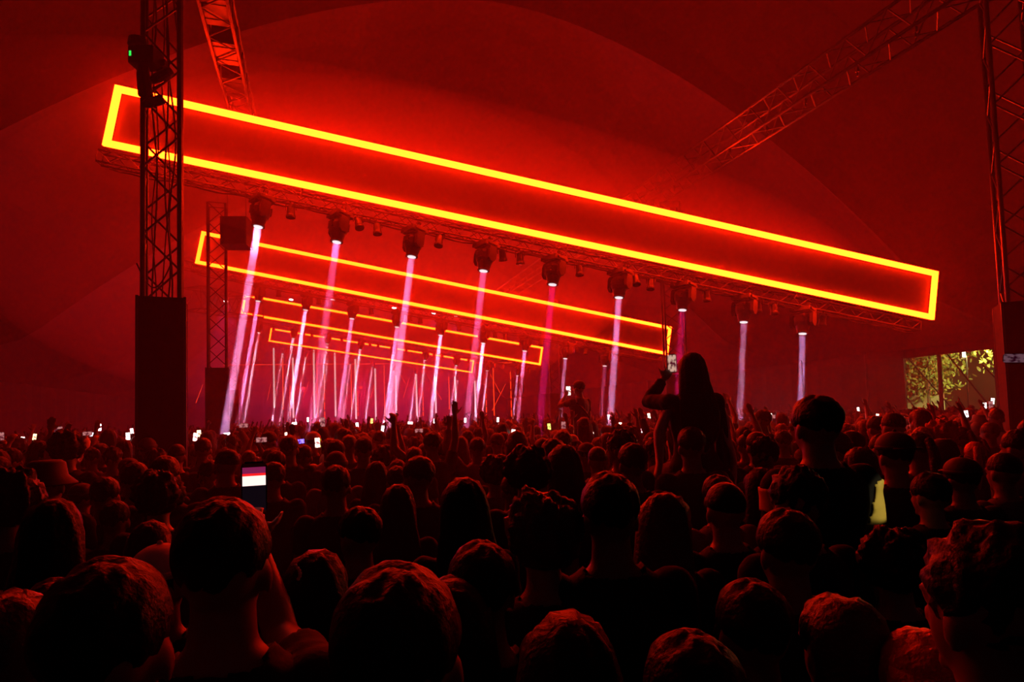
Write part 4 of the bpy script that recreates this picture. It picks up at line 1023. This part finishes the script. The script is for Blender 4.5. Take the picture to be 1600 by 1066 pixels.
# phones glowing over the crowd (px, py, depth, colour, strength, landscape, words)
PH = [
 (155, 668, 13, (1, .9, 1), 5, 0, 'brightest phone held high left of the near black box'),
 (143, 679, 12, (.8, .8, 1), 2.5, 1, 'bluish phone just left of the brightest one'),
 (97, 681, 13, (1, .9, .9), 3, 0, 'white phone in the left crowd over the curly head'),
 (200, 682, 12, (1, .75, .7), 4, 0, 'pinkish-white phone close to the near black box'),
 (35, 688, 13, (1, .8, .8), 1.5, 0, 'dim phone near the left edge'), (22, 692, 11, (1, .85, .9), 1.2, 1, 'dimmest phone at the left edge'),
 (54, 683, 14, (1, .6, .3), 1.8, 0, 'orange-tinted phone in the left crowd'), (118, 683, 15, (1, .8, .4), 1.2, 0, 'small yellowish phone in the left crowd'),
 (170, 684, 15, (.9, .9, .6), 1., 0, 'small pale phone right of the brightest left one'), (206, 674, 16, (1, .9, .9), 3, 0, 'tiny phone beside the edge of the near black box'),
 (305, 683, 11, (1, .6, .5), 2.2, 0, 'phone glowing right at the right side of the near black box'), (311, 678, 12, (1, .7, .4), 1.8, 0, 'orange phone between the two black boxes'),
 (354, 679, 14, (.9, .85, 1), 3, 1, 'phone under the foot of the first beam'), (379, 683, 12, (.9, .9, .5), 1.3, 0, 'yellowish phone right of the first beam'),
 (424, 687, 9.5, (1, .9, .75), 2.5, 0, 'phone with a bright picture above the squarish dark head'), (452, 666, 17, (1, .9, .8), 3.5, 1, 'bright wide phone beside the two dark long heads'),
 (460, 662, 19, (1, .9, .8), 3.5, 1, 'small bright phone under the second rectangle beams'), (481, 656, 21, (1, .8, .75), 2.5, 0, 'small pinkish phone under the third rectangle'),
 (450, 678, 14, (1, .7, .5), 1.6, 1, 'small dim orange phone left of centre'), (496, 692, 9, (1, .65, .5), 1.6, 0, 'phone beside the yellow bracelet'), (468, 690, 10, (.15, .1, 1), 1.8, 1, 'small blue phone left of the yellow bracelet'),
 (558, 665, 16, (1, .9, .9), 2.5, 0, 'phone left of the orange glow in the middle left'), (581, 658, 18, (1, .55, .1), 2., 0, 'orange glowing phone below the third rectangle'),
 (598, 670, 15, (1, .85, .8), 2.0, 0, 'phone under the middle beams'), (641, 661, 18, (1, .9, .85), 2.4, 1, 'cluster-bright phone in the far middle crowd'), (665, 679, 12, (1, .75, .5), 2.2, 0, 'warm phone right of the dark raised arm'),
 (679, 658, 20, (1, .85, .9), 2.5, 0, 'tiny phone under the fourth rectangle end'), (711, 661, 18, (1, .9, .9), 2.5, 0, 'tiny phone in the far crowd left of the fourth beam'), (727, 657, 20, (1, .9, .9), 3, 0, 'small phone right before the fourth beam'),
 (778, 656, 20, (1, .9, .9), 3, 0, 'small bright phone right of the fourth beam'), (783, 665, 15, (1, .95, .85), 1.2, 1, 'dim phone right of the fourth beam'),
 (802, 678, 10.5, (1, .72, .6), 2.6, 0, 'tall bright phone screen in the middle of the crowd'), (858, 667, 14, (.6, .75, .1), 1.5, 0, 'yellow-green glowing phone left of the capped rider'),
 (950, 652, 19, (1, .9, .8), 3, 0, 'bright phone between the riders'), (969, 665, 15, (1, .9, .75), 2.2, 0, 'small phone right of the sixth beam'), (1002, 673, 11, (.95, .8, .85), 2.5, 1, 'wide white-edged phone left of the long-haired rider'),
 (925, 681, 12, (1, .8, .75), 1.6, 0, 'small phone right above the round cap'), (1014, 650, 17, (1, .6, .4), 2.4, 0, 'orange phone at the left elbow of the long-haired rider'), (1127, 636, 18, (1, .9, .8), 2., 0, 'small phone right of the long-haired rider'),
 (1129, 650, 15, (1, .6, .5), 1., 0, 'dim phone right of the long-haired rider'), (1311, 640, 20, (1, .7, .7), 2., 0, 'tiny phone right of the tall man'), (1341, 640, 21, (1, .8, .8), 2.6, 0, 'tiny bright phone on the far right rows'),
 (1408, 654, 14, (1, .95, .9), 3, 1, 'bright phone right of the cropped head'), (1371, 651, 16, (.9, .9, .8), 1., 0, 'dim phone behind the cropped head'), (1476, 687, 9, (.8, .85, .9), 1.2, 1, 'grey phone in front of the big red curls'),
 (1539, 634, 15, (1, .9, .85), 2.4, 0, 'bright phone before the right end of the lit opening'), (1551, 627, 15, (1, .95, .9), 3, 0, 'small upright phone above the right end of the crowd'), (1510, 647, 13, (.9, .9, .9), 1.4, 0, 'speckled phone beside the outstretched arm'),
 (1531, 648, 14, (1, .9, .9), 1.4, 0, 'dim phone under the right end of the lit opening'),
]
for i, (px, py, d, c, e, land, lab) in enumerate(PH):
    d *= .84; p = at(px, py, d)
    phone(0, 0, p=p, w=.062, h=.125, land=bool(land), em=c, es=e*2.2, label=lab, group='phones held up in the crowd', yaw=rnd.uniform(-.3, .3), tiltx=rnd.uniform(-.3, .1), roll=rnd.uniform(-.15, .15))
    if not any((p.x-a)**2+(p.y+.3-b)**2 < .3**2 for a, b in PEOPLE) and d > 8.8:
        add_low(6, p.x-.10, p.y-.34, max(1.5, min(1.9, (p.z-.10)/1.80*1.765)), rnd.uniform(-.1, .1))
for i, (x, y, h, pose) in enumerate(PHONE_SPOTS[:14]):
    s = h/1.765; o = Vector((.03 if pose == 'phone_two' else .12, .36, 1.88))*s
    c, sn = math.cos(PHI), math.sin(PHI)
    p = Vector((x+o.x*c-o.y*sn, y+o.x*sn+o.y*c, o.z))
    phone(0, 0, p=p, w=.062, h=.125, em=(1, .35, .35), es=.5, label='dim reddish phone held over the crowd by a filming person', group='dim phones over the crowd', land=(i % 2 == 0))
ph = at(1586, 560, 4.4)
phone(0, 0, p=ph, land=True, w=.066, h=.135, em=(.5, .22, .3), es=.22, kind='dim', label='black phone held sideways in front of the right black box', yaw=-.1, roll=.08)
hb = MB(); hb.tube((0, 0, -.42), (.02, -.02, -.10), .038, .027, 12, True); hand(hb, (.02, -.02, -.10), (0, .05, 1), (0, -1, 0), .7, 1)
# torch
tp = at(1203, 650, 12)
root = thing('phone', 'phone with its torch dazzling white, left of the tall man', 'phone', T(tp) @ Rz(-.3))
MB().box((0, 0, -.02), (.075, .009, .15)).build('case', M['phone'], root)
MB().ell((0, -.012, .03), (.028, .010, .028), 12, 8).build('torch', mat('torch_lamp', (.2, .2, .2), em=(1, .92, .85), es=60), root)
L = bpy.data.lights.new('torch', 'POINT'); L.energy = 10; L.color = (1, .85, .75); L.shadow_soft_size = .03
lo = bpy.data.objects.new('torch', L); COL.objects.link(lo); lo.parent = root; lo.location = (0, -.08, .03)
# yellow glow bracelet
gm = mat('glow_stick', (.1, .1, 0), em=(.75, .9, .05), es=.8)
gp = at(507, 692, 9.0)
root = thing('glow_bracelet', 'yellow-green glowing bracelets held up in the crowd left of centre', 'bracelet', T(gp))
for k, (dx, tl) in enumerate(((-.035, .3), (.035, -.2))):
    pts = [Vector((dx+math.cos(t)*.03, 0, math.sin(t)*.065)) for t in [2*math.pi*j/14+tl for j in range(13)]]
    MB().path(pts, .005, 6).build('loop', gm, root)
# small bead necklace catching light at the lower left
npnt = [at(458+7*math.sin(j*.5)+4, 884+j*4.2, 1.42) for j in range(6)]
root = thing('bead_string', 'short string of red-lit beads at a neck left of the huge middle head', 'necklace', T(npnt[0]))
for q in npnt: MB().ell(q-npnt[0], (.004, .004, .004), 8, 6).build('bead', M['top_light'], root)

VV_ = np.concatenate(VV); TT_ = np.concatenate(TT)
me = bpy.data.meshes.new('crowd'); me.vertices.add(len(VV_)); me.vertices.foreach_set('co', VV_.ravel())
me.loops.add(len(TT_)*3); me.loops.foreach_set('vertex_index', TT_.ravel().astype(np.int32))
me.polygons.add(len(TT_)); me.polygons.foreach_set('loop_start', np.arange(0, len(TT_)*3, 3, dtype=np.int32))
me.update(calc_edges=True); me.materials.append(M['crowd'])
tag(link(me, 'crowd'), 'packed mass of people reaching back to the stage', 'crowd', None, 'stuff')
print('PEOPLE', len(PEOPLE), 'low', cnt, 'tris', len(TT_))
